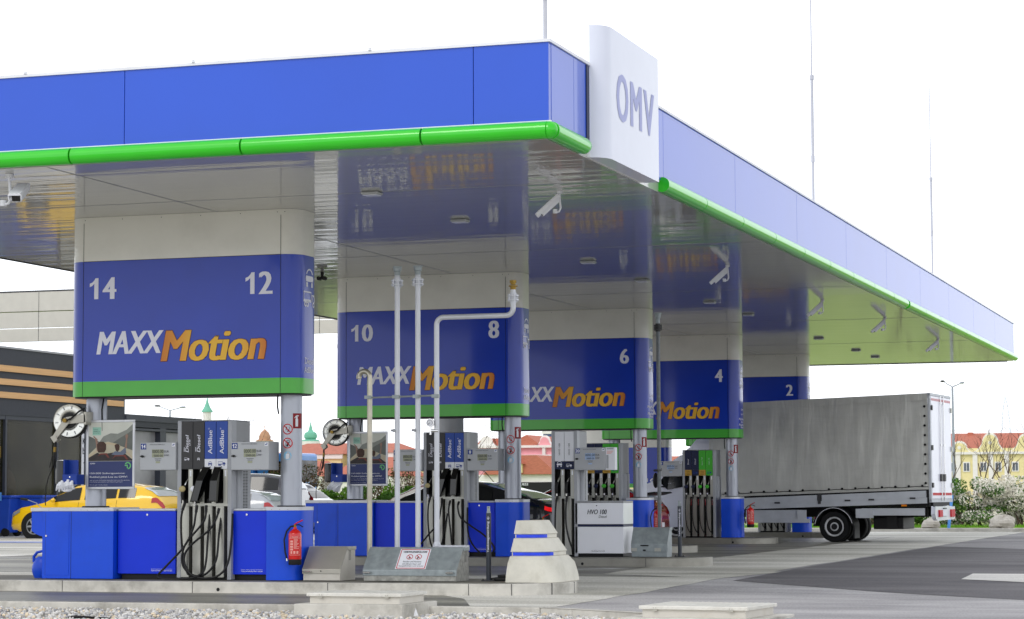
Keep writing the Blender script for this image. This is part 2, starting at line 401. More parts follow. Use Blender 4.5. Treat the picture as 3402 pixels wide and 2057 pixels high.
def dec_ring(mb, cu, cv, r0, r1, fn, off=.003, n=28, a0=0, a1=360, sx=1.):
    def g(a, b):
        t = R(a0+(a1-a0)*a); r = r0+(r1-r0)*b
        return fn(cu+sx*r*math.cos(t), cv+r*math.sin(t), off)
    return mb.grid(g, n, 1)
def dec_disc(mb, cu, cv, r, fn, off=.002, n=24): return dec_poly(mb, [(cu+r*math.cos(2*math.pi*i/n), cv+r*math.sin(2*math.pi*i/n)) for i in range(n)], fn, off)
def dec_bar(mb, p, q, w_, fn, off=.003, n=4):
    dx, dy = q[0]-p[0], q[1]-p[1]; l = math.hypot(dx, dy); nx, ny = -dy/l*w_/2, dx/l*w_/2
    return mb.grid(lambda a, b: fn(p[0]+dx*a+nx*(2*b-1), p[1]+dy*a+ny*(2*b-1), off), n, 1)
def icon_car(mb, u, v, w_, fn, off=.003):
    h = w_*.95; q = lambda a, b: (u+a*w_, v+b*h)
    dec_ring(mb, u+.5*w_, v+.62*h, .30*w_, .38*w_, fn, off, 14, 15, 165, 1.15)
    dec_poly(mb, [q(.06,.30), q(.94,.30), q(1,.48), q(.93,.62), q(.07,.62), q(0,.48)], fn, off)
    for a in (.08, .72): dec_poly(mb, [q(a,0), q(a+.2,0), q(a+.2,.26), q(a,.26)], fn, off)
    return mb
def icon_truck(mb, u, v, w_, fn, off=.003, flip=False):
    h = w_*.5; q = lambda a, b: ((u+(1-a)*w_) if flip else u+a*w_, v+b*h)
    dec_bar(mb, q(0,.35), q(.62,.35), .09*h*2, fn, off); dec_bar(mb, q(0,.95), q(.62,.95), .05*h*2, fn, off)
    dec_bar(mb, q(.02,.35), q(.02,.95), .03*w_, fn, off, 1); dec_bar(mb, q(.6,.35), q(.6,.95), .03*w_, fn, off, 1)
    dec_poly(mb, [q(.66,.3), q(1,.3), q(1,.55), q(.9,.8), q(.66,.8)], fn, off)
    for a in (.14, .30, .82):
        c = q(a, .12); dec_ring(mb, c[0], c[1], .09*h, .2*h, fn, off, 12)
    return mb
def ghz(Y):
    """height of the ground along the site's depth: it rises gently behind the first island"""
    t = [(-60, 0), (.5, 0), (8.8, .075), (18, .09), (26, .10), (60, .10), (2000, .10)]
    for (a, za), (b, zb) in zip(t, t[1:]):
        if Y <= b: return za+(zb-za)*max(0, (Y-a))/(b-a)
    return .10
# =================================================================== GROUND
ROWS = [-60, -40, -25, -15, -11, -8.4, -6.8, -5.9, -4.8, -4.1, -3.85, -3.4, -2, .5, 3, 6, 8.8, 12, 18, 26, 35, 46.0]
BORDER = [(-3.85, 4.9), (-4.1, 5.35), (-4.8, 6.4), (-5.9, 8.05), (-6.8, 9.4), (-8.4, 11.9), (-11, 16), (-15, 22), (-60, 92)]
def xborder(y):
    if y >= -3.85: return -160
    for (a, xa), (b, xb) in zip(BORDER, BORDER[1:]):
        if y >= b: return xa+(xb-xa)*(a-y)/(a-b)
    return 92
m = MB()
for y0, y1 in zip(ROWS, ROWS[1:]):
    xa, xb = xborder(min(y0+1e-6, y1)), xborder(y1)
    if y1 == -3.85: xb = 4.9
    m.add([(xa, y0, ghz(y0)), (260, y0, ghz(y0)), (260, y1, ghz(y1)), (xb, y1, ghz(y1))], [(0,1,2,3)])
struct('asphalt', m, 'asphalt')
m = MB(); m.add([(-2500, -300, -.16), (2500, -300, -.16), (2500, 3000, -.16), (-2500, 3000, -.16)], [(0,1,2,3)])
struct('ground', m, 'verge_gravel')
def sheet(name, poly, mt, dz=.004, rows=None, edge=None):
    """flat pavement sheet following the rising ground: poly is cut in strips along Y"""
    ys = sorted(set([p[1] for p in poly]+[y for y in (rows or ROWS) if min(p[1] for p in poly) < y < max(p[1] for p in poly)]))
    def span(y):
        xs = []
        n = len(poly)
        for i in range(n):
            (xa, ya), (xb, yb) = poly[i], poly[(i+1) % n]
            if (ya-y)*(yb-y) <= 0 and ya != yb: xs.append(xa+(xb-xa)*(y-ya)/(yb-ya))
            elif ya == yb == y: xs += [xa, xb]
        return min(xs), max(xs)
    mm = MB()
    for a, b in zip(ys, ys[1:]):
        e = (b-a)*1e-4
        (x0, x1), (x2, x3) = span(a+e), span(b-e)
        mm.add([(x0, a, ghz(a)+dz), (x1, a, ghz(a)+dz), (x3, b, ghz(b)+dz), (x2, b, ghz(b)+dz)], [(0,1,2,3)])
    return struct(name, mm, mt)
def wob(pts, n, amp, seed):
    rnd = random.Random(seed); o = []
    for (xa, ya), (xb, yb) in zip(pts, pts[1:]):
        for i in range(n): t = i/n; o.append((xa+(xb-xa)*t+rnd.uniform(-amp, amp), ya+(yb-ya)*t))
    return o+[pts[-1]]
edge = wob([(4.92, -3.3), (4.85, 0), (4.84, 5), (5.3, 7.4)], 6, .03, 3)+wob([(5.15, 7.6), (5.18, 14), (5.2, 25), (5.08, 45.5)], 8, .03, 4)
sheet('concrete_forecourt', [(-60, -3.4)]+edge+[(-60, 45.5)], 'forecourt', .004)
edge2 = wob([(4.2, 5.4), (2.75, 6.2), (2.5, 14), (2.6, 23.5), (2.5, 36)], 6, .04, 5)
sheet('sealed_pavement', [(-12, 5.4)]+edge2+[(-12, 36)], 'forecourt_dark', .008)
sheet('sealed_strip', [(-12, -3.38), (3.9, -3.38), (3.2, -1.6), (2.6, -.7), (-12, -.7)], 'forecourt_dark', .008)
sheet('asphalt_repair', [(5.22, 4.35), (7.9, 1.44), (9.84, -.18), (16, -4.8), (16, 14.8), (7.46, 22.2), (5.3, 24.6), (5.26, 7.6)], 'asphalt_dark', .004)
sheet('drain_surround', [(8.3, 7.15), (8.38, 5.2), (9.5, 4.3), (12.5, 3.6), (12.5, 7.2)], 'pale_concrete', .010)
# painted arrows and bay lines on the pavement
def mark(name, pts, mt='mark_white', dz=.014):
    mm = MB(); mm.add([(x, y, ghz(y)+dz) for x, y in pts], [tuple(range(len(pts)))]); return struct(name, mm, mt)
mark('arrow_marking', [(1.55, 7.62), (1.7, 7.45), (2.35, 8.02), (2.3, 7.8), (2.6, 8.2), (2.1, 8.25), (2.2, 8.12)])
for yy in (11.9, 22.8): mark('bay_line', [(-26, yy), (-8, yy), (-8, yy+.16), (-26, yy+.16)])
mark('disabled_bay_marking', [(-20.6, 25.2), (-16.6, 25.2), (-17.2, 26.6), (-21.2, 26.6)], 'mark_blue')
# gravel bed with its kerb
m = MB()
m.box(-14, 4.9, -3.86, -3.70, -.15, .022)
pts = [(4.9, -3.85), (5.35, -4.1), (6.4, -4.8), (8.05, -5.9), (9.4, -6.8), (11.9, -8.4)]
for (xa, ya), (xb, yb) in zip(pts, pts[1:]):
    d = Vector((xb-xa, yb-ya, 0)).normalized(); n = Vector((-d.y, d.x, 0))*.14
    q = [(xa, ya), (xb, yb), (xb+n.x, yb+n.y), (xa+n.x, ya+n.y)]
    m.prism(q, 'z', -.15, .022)
struct('gravel_kerb', m, 'kerb_concrete', bevel=.01)
m = MB(); m.add([(-14, -14, -.1), (20, -14, -.1), (20, -3.7, -.1), (-14, -3.7, -.1)], [(0,1,2,3)])
struct('gravel_bed', m, 'verge_gravel')
ico = []
t_ = (1+5**.5)/2
IV = [Vector(p).normalized() for p in ((-1,t_,0),(1,t_,0),(-1,-t_,0),(1,-t_,0),(0,-1,t_),(0,1,t_),(0,-1,-t_),(0,1,-t_),(t_,0,-1),(t_,0,1),(-t_,0,-1),(-t_,0,1))]
IF = [(0,11,5),(0,5,1),(0,1,7),(0,7,10),(0,10,11),(1,5,9),(5,11,4),(11,10,2),(10,7,6),(7,1,8),(3,9,4),(3,4,2),(3,2,6),(3,6,8),(3,8,9),(4,9,5),(2,4,11),(6,2,10),(8,6,7),(9,8,1)]
rnd = random.Random(11)
peb = {'a': MB(), 'b': MB(), 'c': MB()}
def pebble(mb, x, y, z, s):
    e = Matrix.Rotation(rnd.uniform(0, 6.3), 3, 'Z') @ Matrix.Rotation(rnd.uniform(0, 6.3), 3, 'X')
    a, b, c = s*rnd.uniform(.7, 1.25), s*rnd.uniform(.6, 1.0), s*rnd.uniform(.45, .8)
    mb.add([e @ Vector((v.x*a*rnd.uniform(.8, 1.1), v.y*b*rnd.uniform(.8, 1.1), v.z*c))+Vector((x, y, z)) for v in IV], IF)
cnt = 0
while cnt < 8200:
    y = -3.88-3.7*rnd.random()**1.15; x = rnd.uniform(-2.6, 7.2)
    if x > xborder(y)-.06: continue
    if 2.2 < x < 3.66 and -4.80 < y < -3.5: continue
    if 6.3 < x < 7.9 and y > -6.1: continue
    cnt += 1
    pebble(peb['a' if rnd.random() < .62 else ('b' if rnd.random() < .6 else 'c')], x, y, -.095+rnd.uniform(0, .055), rnd.uniform(.016, .034))
mat('pebble_a', 'cfcdca', .8, vary=.35, scale=9); mat('pebble_b', 'a4a4a8', .8, vary=.35, scale=9); mat('pebble_c', 'd8c8ae', .8, vary=.3, scale=9)
for k, mt in (('a', 'pebble_a'), ('b', 'pebble_b'), ('c', 'pebble_c')): tag(peb[k].build('pebbles', mt), kind='stuff')
# back kerb, verge, far grass
m = MB(); m.box(-60, 40, 45.5, 45.75, -.1, .21); struct('back_kerb', m, 'kerb_concrete', bevel=.02)
m = MB(); m.box(-60, 40, 45.75, 47.9, -.1, .19); struct('verge_gravel', m, 'verge_gravel')
m = MB(); m.box(-120, 120, 47.9, 250, -.12, .2); struct('grass_field', m, 'grass')

# =================================================================== CANOPY
ZC = 5.177
can = thing('station_canopy', 'large flat filling station canopy with blue fascia and green tube edge', 'canopy', (0, 0, ZC))
X0, X1, Y0, Y1 = -6.945, 5.311, -4.726, 40.83
m = MB(); m.box(X0+.02, X1-.03, Y0+.03, Y1, ZC, ZC+.12); m.build('soffit', 'soffit', can)
m = MB(); m.box(X0+.1, X1-.1, Y0+.1, Y1-.1, ZC+.12, 6.2); m.build('roof', 'cap_white', can)
xs = [X0-6.0, -4.22, .106, 4.43, X1]
XF0 = X0
def fasc(a, b, side):
    m = MB()
    if side == 'front': m.box(a+.004, b-.004, Y0, Y0+.09, ZC+.16, 6.258)
    elif side == 'right': m.box(X1-.09, X1, a+.004, b-.004, ZC+.16, 6.258)
    elif side == 'left': m.box(X0-.0, X0+.09, a+.004, b-.004, ZC+.02, 6.258)
    else: m.box(a+.004, b-.004, Y1-.09, Y1, ZC+.02, 6.258)
    m.build('fascia_panel', 'fascia_blue', can, bevel=.003)
for a, b in ((XF0+.1, -4.22), (-4.22, .106), (.106, 4.43), (4.43, X1)): fasc(a, b, 'front')
ys = [Y0+.09, -3.78, .22, 4.38, 8.91, 13.43, 17.95, 22.47, 27.02, 31.58, 36.15, Y1]
for a, b in zip(ys, ys[1:]): fasc(a, b, 'right')
fasc(Y0+.1, Y1, 'left'); fasc(X0+.1, X1-.1, 'back')
m = MB(); z0, z1 = 6.258, 6.292
m.box(X0, X1+.02, Y0-.02, Y0+.16, z0, z1); m.box(X1-.14, X1+.02, Y0+.16, Y1, z0, z1); m.box(X0, X0+.14, Y0+.16, Y1, z0, z1)
for x in (-3.6, -1.2, 1.0, 3.2): m.cyl((x, Y0-.02, z1), .02, .03)
m.build('roof_cap', 'cap_white', can)
m = MB(); r = .0965; zt = ZC+r+.002
m.box(X0, X1+.03, Y0-.015, Y0-.002, zt+r-.004, zt+r+.012); m.build('drip_edge', 'cap_white', can)
def tube_piece(a, b, front):
    m = MB(); e = .012
    if front: p = [(a+e, Y0-.02, zt), (b-e, Y0-.02, zt)]
    else: p = [(X1+.02, a+e, zt), (X1+.02, b-e, zt)]
    m.tube(p, r, 24); m.build('edge_tube', 'tube_green', can, smooth=True)
tx = [X0, -5.0, -2.76, -.56, 1.64, 3.84, X1+.0]
for a, b in zip(tx, tx[1:]): tube_piece(a, b, True)
ty = [Y0+.01, -3.42]
m = MB(); m.tube([(X1+.02, Y0+.02, zt), (X1+.02, -3.5, zt), (X1+.02, -3.44, zt), (X1+.02, -3.41, zt), (X1+.02, -3.395, zt)], [r, r, r*.94, r*.75, r*.4], 24)
m.build('edge_tube', 'tube_green', can, smooth=True)
m = MB(); m.ball((X1+.005, Y0-.005, zt), r*1.01, r*1.01, r*1.01, 24, 16); m.build('tube_corner', 'tube_green', can, smooth='all')
ty = [.06, 2.16]+[2.16+2.28*i for i in range(1, 7)]+[18.2, 20.1]
for a, b in zip(ty, ty[1:]): tube_piece(a, b, False)
ty = [20.26]+[20.26+2.285*i for i in range(1, 10)]
for a, b in zip(ty, ty[1:]): tube_piece(a, b, False)
m = MB(); m.ball((X1+.02, Y1, zt), r, r*1.3, r, 16, 10); m.build('tube_end', 'tube_green', can, smooth='all')
m = MB(); m.box(-.96, -.945, Y0+.1, Y1-.1, ZC-.004, ZC+.01)
for y in (-1.2, 6.3, 14.5, 22.8, 31): m.box(X0+.1, X1-.1, y, y+.012, ZC-.003, ZC+.01)
m.build('soffit_joint', 'grey_paint', can)
m = MB(); m.box(X0+.0, X0+.03, Y0, Y1, ZC-.015, ZC+.01); m.box(X0, X1-.2, Y1-.02, Y1+.01, ZC-.02, ZC+.01); m.build('soffit_edge', 'black', can)
# company sign box on the right-hand fascia
m = MB()
XB = 5.52; prof = [(X1+.0, -3.17), (X1+.06, -3.155), (X1+.12, -3.12), (X1+.165, -3.07), (X1+.195, -3.0), (XB, -2.93), (XB, -.80), (XB-.03, -.80), (X1+.02, -.80)]
m.prism(prof, 'z', 5.185, 6.745); bx = m.build('sign_box', 'sign_box_white', can, smooth=True)
m = MB(); m.box(X1-.1, X1+.01, -3.17, -.8, 5.19, 6.73); m.build('sign_backing', 'logo_white', can)
m = MB(); m.box(X1-.0, X1+.012, -3.3, -3.2, 5.34, 6.25); m.build('sign_gap', 'navy_panel', can)
fr = lambda u, v, o: (XB+o, u, v)
m = MB(); text(m, 'O', (-2.74, -2.22, 5.69, 6.26), fr, .004, bold=.04); text(m, 'M', (-2.13, -1.60, 5.705, 6.245), fr, .004, bold=.045); text(m, 'V', (-1.52, -1.02, 5.705, 6.245), fr, .004, bold=.045)
m.build('lettering', 'letter_lilac', bx)
# ceiling lamps, cameras
proto = None
lamps = [(1.82, -1.23), (1.88, 1.98), (1.91, 8.25), (1.88, 11.77), (1.9, 16.91), (1.91, 20.4), (1.86, 28.63), (1.88, 33.8), (1.86, 37.0), (-3.3, -3.6)]
names = ['closest to the sign numbered 10', 'in front of the sign numbered 8', 'close in front of the sign numbered 6', 'close to the top of the sign numbered 6', 'in front of the sign numbered 4', 'close to the top of the sign numbered 4', 'in front of the sign numbered 2', 'behind the lettering side of the sign numbered 2', 'closest to the far edge of the canopy', 'at the left edge of the photo']
for (x, y), nm in zip(lamps, names):
    if proto is None:
        t = thing('ceiling_lamp', '', 'lamp', (x, y, ZC), 'flat lamps under the canopy'); proto = t
        m = MB(); m.box(x-.12, x+.12, y-.10, y+.10, ZC-.04, ZC-.002); m.build('housing', 'display_grey', t, bevel=.015)
        m = MB(); m.box(x-.10, x+.10, y-.08, y+.08, ZC-.05, ZC-.041); m.build('diffuser', 'logo_white', t, bevel=.01)
        t['label'] = 'flat grey lamp under the canopy '+nm
    else: copy_tree(proto, (x-lamps[0][0], y-lamps[0][1], 0), 'flat grey lamp under the canopy '+nm)
def camera_unit(x, y, yaw, nm, pitch=42, k=.74, flip=1):
    t = thing('security_camera', nm, 'camera', (x, y, ZC), 'cameras under the canopy edge')
    o_ = Vector((x, y, ZC)); sc = lambda p: (Vector(p)*k)+o_
    m = MB(); m.cyl((0, 0, -.05), .05, .048); m.xf(sc).build('mount', 'cap_white', t, smooth=True)
    m = MB(); m.tube([(0, 0, -.05), (.01, 0, -.2), (.02, 0, -.30), (-.01, 0, -.36), (-.06, 0, -.37)], .018, 8)
    m.cyl((-.08, 0, -.39), .04, .07); m.xf(sc).build('arm', 'cap_white', t, smooth=True)
    Rm = Matrix.Rotation(R(yaw), 3, 'Z') @ Matrix.Rotation(R(pitch), 3, 'X'); c = Vector((-.15*flip, 0, -.23))
    f = lambda p: sc(Rm @ Vector(p)+c)
    m = MB(); m.box(-.06, .06, -.24, .18, -.06, .035); m.xf(f); m.build('body', 'soft_white', t, bevel=.01)
    m = MB(); m.prism([(-.08, .045), (-.07, .065), (.07, .065), (.08, .045), (.08, -.015), (.072, -.015), (.072, .04), (-.072, .04), (-.072, -.015), (-.08, -.015)], 'y', -.32, .20); m.xf(f); m.build('sunshield', 'soft_white', t)
    m = MB(); m.box(-.05, .05, -.249, -.2405, -.05, .028); m.xf(f); m.build('lens', 'black_gloss', t)
    return t
camera_unit(-1.66, -4.3, 18, 'white camera at the near left corner of the canopy, showing its black lens', 22, k=1.0, flip=-1)
c0 = camera_unit(4.12, -.5, -72, 'white camera closest to the company sign box')
for (x, y), nm in (((3.95, 9.7), 'grey-white camera between the signs numbered 6 and 4'), ((4.1, 17.4), 'camera just right of the sign numbered 2 with a hooked arm'), ((4.5, 22.6), 'camera above the grey truck, second from the far corner'), ((4.62, 30.0), 'camera nearest the far right corner of the canopy')):
    copy_tree(c0, (x-4.12, y+.5, 0), nm)
t = thing('floodlight', 'tiny black twin spotlight hanging in the gap beside the sign numbered 12', 'spotlight', (-3.0, 8.5, ZC))
m = MB(); m.box(-3.02, -2.98, 8.48, 8.52, ZC-.12, ZC); m.build('bracket', 'black', t)
for dx in (-.05, .05): m = MB(); m.cyl((-3+dx, 8.45, ZC-.11), .035, .08, (0, 1, 0)); m.build('lamp_head', 'black', t, smooth=True)
# antennas on the roof
for x, y, zz, lab in ((5.2, -4.5, (6.29, 6.9, 8.3, 10.), 'white pole rising from the near corner of the canopy roof'), (4.9, 12.49, (6.29, 7.38, 8.83, 11.2), 'tall white whip antenna in the middle of the sky, on a thicker mast'), (4.9, 27.3, (6.29, 7.6, 8.87, 11.27), 'thin white whip antenna furthest to the right on the canopy roof')):
    t = thing('antenna', lab, 'antenna', (x, y, 6.29), 'antennas on the canopy roof')
    m = MB(); m.cyl((x, y, zz[0]-.02), .024, zz[1]-zz[0]+.02, n=8); m.cyl((x, y, zz[1]-.12), .034, .12, n=8); m.build('mast', 'antenna', t, smooth=True)
    m = MB(); m.cyl((x, y, zz[1]), .028, zz[2]-zz[1], n=8); m.cyl((x, y, zz[2]-.06), .04, .08, n=8); m.build('sleeve', 'antenna', t, smooth=True)
    m = MB(); m.tube([(x, y, zz[2]), (x, y, zz[3])], [.016, .011], 5); m.build('whip', 'antenna', t)

# =================================================================== PUMP SIGNS
RS, SS, WS = .255, .25, 3.0
def wrap(s, z, o=0.):
    """point on the outline of a sign body; s runs from the right-hand front seam round the end"""
    q = RS*math.pi/2
    if s <= 0: return (s, -o, z)
    if s <= q: a = s/RS; return ((RS+o)*math.sin(a), RS-(RS+o)*math.cos(a), z)
    if s <= q+SS: return (RS+o, RS+s-q, z)
    a = (s-q-SS)/RS; return ((RS+o)*math.cos(a), RS+SS+(RS+o)*math.sin(a), z)
def outline(o=0., n=8):
    q = RS*math.pi/2; ss = [q*i/n for i in range(n+1)]+[q+SS+q*i/n for i in range(n+1)]
    r_ = [wrap(s, 0, o)[:2] for s in ss]
    l_ = [(-WS-x, 2*RS+SS-y) for x, y in r_]
    return r_+l_
SY = [0, 9.6025, 18.0612, 26.5878, 35.0571]
def fire_stickers(t, cx, cy, r, dz, ext=True):
    """the round prohibition stickers and fire symbol wrapped on a post"""
    cylf = lambda a0: (lambda u, v, o: (cx+(r+o)*math.sin(a0+u/r), cy-(r+o)*math.cos(a0+u/r), v+dz))
    f = cylf(0.03)
    for zc, ph in ((2.19, 0), (2.0, 1)):
        m = MB(); dec_disc(m, 0, zc, .078, f, .002); m.build('sticker', 'soft_white', t)
        m = MB(); dec_ring(m, 0, zc, .060, .074, f, .004); dec_bar(m, (-.045, zc+.045), (.045, zc-.045), .013, f, .0045, 6); m.build('sticker', 'red_print', t)
        m = MB()
        if ph: dec_bar(m, (-.005, zc-.045), (.015, zc+.01), .026, f, .0035, 3); dec_ring(m, .012, zc+.02, .012, .016, f, .0035, 10); dec_ring(m, .012, zc+.02, .022, .026, f, .0035, 10)
        else: dec_bar(m, (.005, zc-.035), (.02, zc-.005), .018, f, .0035, 3); dec_bar(m, (-.02, zc-.01), (-.012, zc+.03), .008, f, .0035, 2); dec_bar(m, (.03, zc), (.025, zc+.03), .005, f, .0035, 2)
        m.build('pictogram', 'black', t)
    m = MB(); dec_disc(m, .0, 1.83, .058, f, .002); m.build('sticker', 'reel_blue_light', t)
    m = MB(); dec_rect(m, -.022, .022, 1.785, 1.855, f, .0035, 3); m.build('pictogram', 'soft_white', t)
    g = cylf(1.13)
    m = MB(); dec_rect(m, -.085, .075, 2.20, 2.405, g, .002, 8); m.build('sticker', 'sign_red_dark', t)
    m = MB(); dec_rect(m, -.05, -.01, 2.225, 2.33, g, .0035, 3); dec_bar(m, (-.03, 2.33), (-.03, 2.365), .025, g, .0035, 2); dec_bar(m, (-.03, 2.375), (.0, 2.37), .012, g, .0035, 2); dec_bar(m, (-.035, 2.375), (-.062, 2.34), .01, g, .0035, 2); m.build('pictogram', 'soft_white', t)
    m = MB(); g2 = cylf(.95); m.grid(lambda a, b: g2(-.05+.09*a, 1.37+.23*b, .006), 6, 1); m.build('cover_plate', 'post_silver', t)
mat('reel_blue_light', '8cc6e6', .5); mat('sign_red_dark', '8c1620', .5)
EXTRA = {0: ('14', '12'), 1: ('10', '8'), 2: (None, '6'), 3: (None, '4'), 4: (None, '2')}
SL = ['nearest blue and white pump sign, numbered 14 and 12', 'pump sign numbered 10 and 8, behind the vent pipes', 'pump sign numbered 6, third in the row', 'pump sign numbered 4, partly behind the grey standpipe', 'farthest pump sign, numbered 2, above the grey truck']
def make_sign(i):
    y = SY[i]; t = thing('pump_sign', SL[i], 'sign', (0, y, ghz(y)+.16), 'pump number signs on paired posts')
    ok = lambda mb: mb.xf(lambda p: (p[0], p[1]+y, p[2]))
    m = MB(); m.prism(outline(), 'z', 4.56, ZC-.003); ok(m).build('top_housing', 'panel_white', t, smooth=True)
    m = MB(); m.prism(outline(.004), 'z', ZC-.075, ZC-.002); ok(m).build('top_flange', 'panel_white', t, smooth=True)
    m = MB(); m.prism(outline(.0005), 'z', 2.88, 4.558); blue = ok(m).build('blue_panel', 'sign_blue', t, smooth=True)
    m = MB(); m.prism(outline(.001), 'z', 2.672, 2.88); ok(m).build('green_band', 'sign_green', t, smooth=True)
    m = MB(); m.prism(outline(-.03), 'z', 2.655, 2.672); ok(m).build('underside', 'black', t)
    m = MB()
    for s in (0.0, -WS): m.grid(lambda a, b: (s-.0035+.007*a, -.0025, 2.672+(ZC-.08-2.672)*b), 1, 1)
    m.grid(lambda a, b: wrap(-WS+WS*a, 4.553+.008*b, .0025), 1, 1)
    ok(m).build('joint', 'black', t)
    m = MB()
    for x in (-2.98, -2.4, -1.8, -1.2, -.6, -.05, .06): m.cyl((x, -.0005, ZC-.04), .006, .007, (0, -1, 0), 6)
    ok(m).build('rivet', 'dark_grey_panel', t)
    f = lambda u, v, o: (u, y-o, v)
    num, num2 = EXTRA[i]
    if num: m = MB(); figure_one(m, -2.90, -2.765, 4.028, 4.322, f); text(m, num[1:], (-2.70, -2.485, 4.024, 4.327), f, .004, bold=.05); m.build('number', 'letter_white', blue)
    w_ = .405 if len(num2) == 2 else .20
    m = MB()
    if len(num2) == 2: figure_one(m, -.521, -.386, 4.028, 4.325, f); text(m, num2[1:], (-.325, -.116, 4.023, 4.33), f, .004, bold=.05)
    else: text(m, num2, (-.116-w_, -.116, 4.023, 4.33), f, .004, bold=.05)
    m.build('number', 'letter_white', blue)
    m = MB(); text(m, 'MAXX', (-2.787, -1.751, 3.256, 3.571), f, .004, shear=.22, bold=.042); m.build('lettering', 'letter_white', blue)
    m = MB(); text(m, 'Motion', (-1.795, -.207, 3.135, 3.560), f, .0030, shear=.22, bold=.046, grow=.018); m.build('lettering_edge', 'letter_edge', blue)
    m = MB(); text(m, 'Motion', (-1.795, -.207, 3.135, 3.560), f, .0055, shear=.22, bold=.046); m.build('lettering', 'orange_print', blue)
    # end lettering, wrapped round the rounded ends
    for side in (0, 1):
        def g(u, v, o):
            p = wrap(u, v, o); return (p[0], p[1]+y, p[2]) if not side else (-WS-p[0], 2*RS+SS-p[1]+y, p[2])
        m = MB(); icon_car(m, .40, 4.13, .26, g, .004); icon_truck(m, .345, 3.87, .40, g, .004)
        if i < 2:
            text(m, 'Diesel', (.385, .385+.30, 3.075, 3.16), g, .004, bold=.02); text(m, 'AdBlue', (.37, .37+.31, 2.955, 3.035), g, .004, bold=.02)
        else:
            for s_, a, b, z in (('Diesel', .44, .66, 3.33), ('Super 95', .41, .68, 3.21), ('MaxxMotion', .30, .76, 3.095), ('Diesel', .40, .64, 3.03), ('MaxxMotion', .30, .76, 2.955), ('100plus', .38, .66, 2.89)):
                text(m, s_, (a, b, z, z+.055), g, .004, bold=.02)
        m.build('end_lettering' if side else 'lettering', 'letter_white', blue)
    kz = 1.12+ghz(y)
    for k, cx in enumerate((-3.0+.02, .0)):
        r_ = .145
        m = MB(); m.cyl((cx, y+.38, kz), r_, 2.66-kz, n=36); p = m.build('post', 'post_silver', t, smooth=True)
        m = MB(); m.prism([(cx+.19*math.cos(a), y+.38+.19*math.sin(a)) for a in [2*math.pi*q/36 for q in range(36)]], 'z', kz-.005, kz+.035); m.build('collar', 'black', t)
    fire_stickers(t, 0, y+.38, .145, ghz(y)*.95)
    m = MB(); m.tube([(-2.80, y+.25, 2.66), (-2.80, y+.2, 2.5), (-2.79, y+.2, 2.2)], .012, 6); m.tube([(-.17, y+.3, 2.66), (-.165, y+.28, 2.5), (-.155, y+.3, 2.4)], .012, 6); m.build('cable', 'rubber', t)
    return t
mat('letter_edge', '4a2a18', .5)
SIGNS = [make_sign(i) for i in range(5)]
mat('navy_plain', '1d2547', .4); mat('green_panel2', '4ab838', .4)
mat('bracket_blue', '1c3f9e', .4)
mat('poster_seat', '7c3f38', .5)
# =================================================================== ISLANDS
def island(i, tip, xl, label, steel=False):
    y = SY[i]; g = ghz(y); yf = -.60 if i == 0 else -.50; yb = 1.5 if i == 0 else 1.25
    rr = (yb-yf)/2
    def outl(o):
        r = rr+o; cxx = tip-rr
        return [(xl, y+yf-o)]+[(cxx+r*math.cos(a), y+(yf+yb)/2+r*math.sin(a)) for a in [R(-90+180*k/14) for k in range(15)]]+[(xl, y+yb+o)]
    t = thing('pump_island', label, 'kerb island', (0, y, g), 'raised islands under the pumps')
    o = outl(0); m = MB()
    inn = outl(-.16)
    n = len(o); z0, z1 = g-.14, g+.150
    vs = [(x, yy, z0) for x, yy in o]+[(x, yy, z1-.012) for x, yy in o]+[(x, yy, z1) for x, yy in outl(-.012)]+[(x, yy, z1) for x, yy in inn]+[(x, yy, z0) for x, yy in inn]
    fs = []
    for k in range(4):
        for j in range(n-1): fs.append((k*n+j, k*n+j+1, (k+1)*n+j+1, (k+1)*n+j))
    m.add(vs, fs); m.build('kerb', 'kerb_steel' if steel else 'kerb_concrete', t, smooth=True)
    m = MB(); m.prism(outl(-.155), 'z', g-.05, g+.147); m.build('platform', 'island_top', t)
    m = MB()
    x = tip-rr-.05
    while x > xl: m.box(x, x+.008, y+yf-.003, y+yf+.1, g-.02, g+.149); x -= 1.95
    for a in (() if steel else (-62, -30, 0)):
        a = R(a); cxx = tip-rr; d = Vector((math.cos(a), math.sin(a), 0)); q = Vector((cxx, y+(yf+yb)/2, 0))+d*rr
        m.box(-.004, .004, -.05, .003, -.02, .149) if False else None
        s_ = Vector((-d.y, d.x, 0))*.004; p0 = q-d*.05; p1 = q+d*.003
        m.prism([(p0+s_)[:2], (p1+s_)[:2], (p1-s_)[:2], (p0-s_)[:2]], 'z', g-.02, g+.149)
    m.build('joint', 'dark_grey_panel', t)
    m = MB()
    hx = -.62 if i == 0 else (1.52 if i == 1 else .2)
    m.cyl((hx, y+yf-.0035, g+.05), .024, .02, (0, 1, 0), 16); m.build('drain_hole', 'black', t)
    return t
island(0, 4.0, -12, 'nearest concrete-kerbed island, carrying the sign numbered 14')
island(1, 3.55, -9, 'metal-edged island under the sign numbered 10 and 8, with the white cabinet', True)
island(2, 1.2, -6, 'island under the sign numbered 6, mostly hidden by the white cabinet', True)
island(3, 1.1, -6, 'rounded metal-edged island under the sign numbered 4', True)
island(4, 1.35, -6, 'farthest rounded island, behind the truck wheels', True)

KT = .155
def cabinet(label, xs, parts, loc=(0, 0, KT), group=None, name='blue_cabinet', cat='cabinet'):
    t = thing(name, label, cat, loc, group)
    for nm, mb, mt, kw in parts: mb.build(nm, mt, t, **kw)
    return t
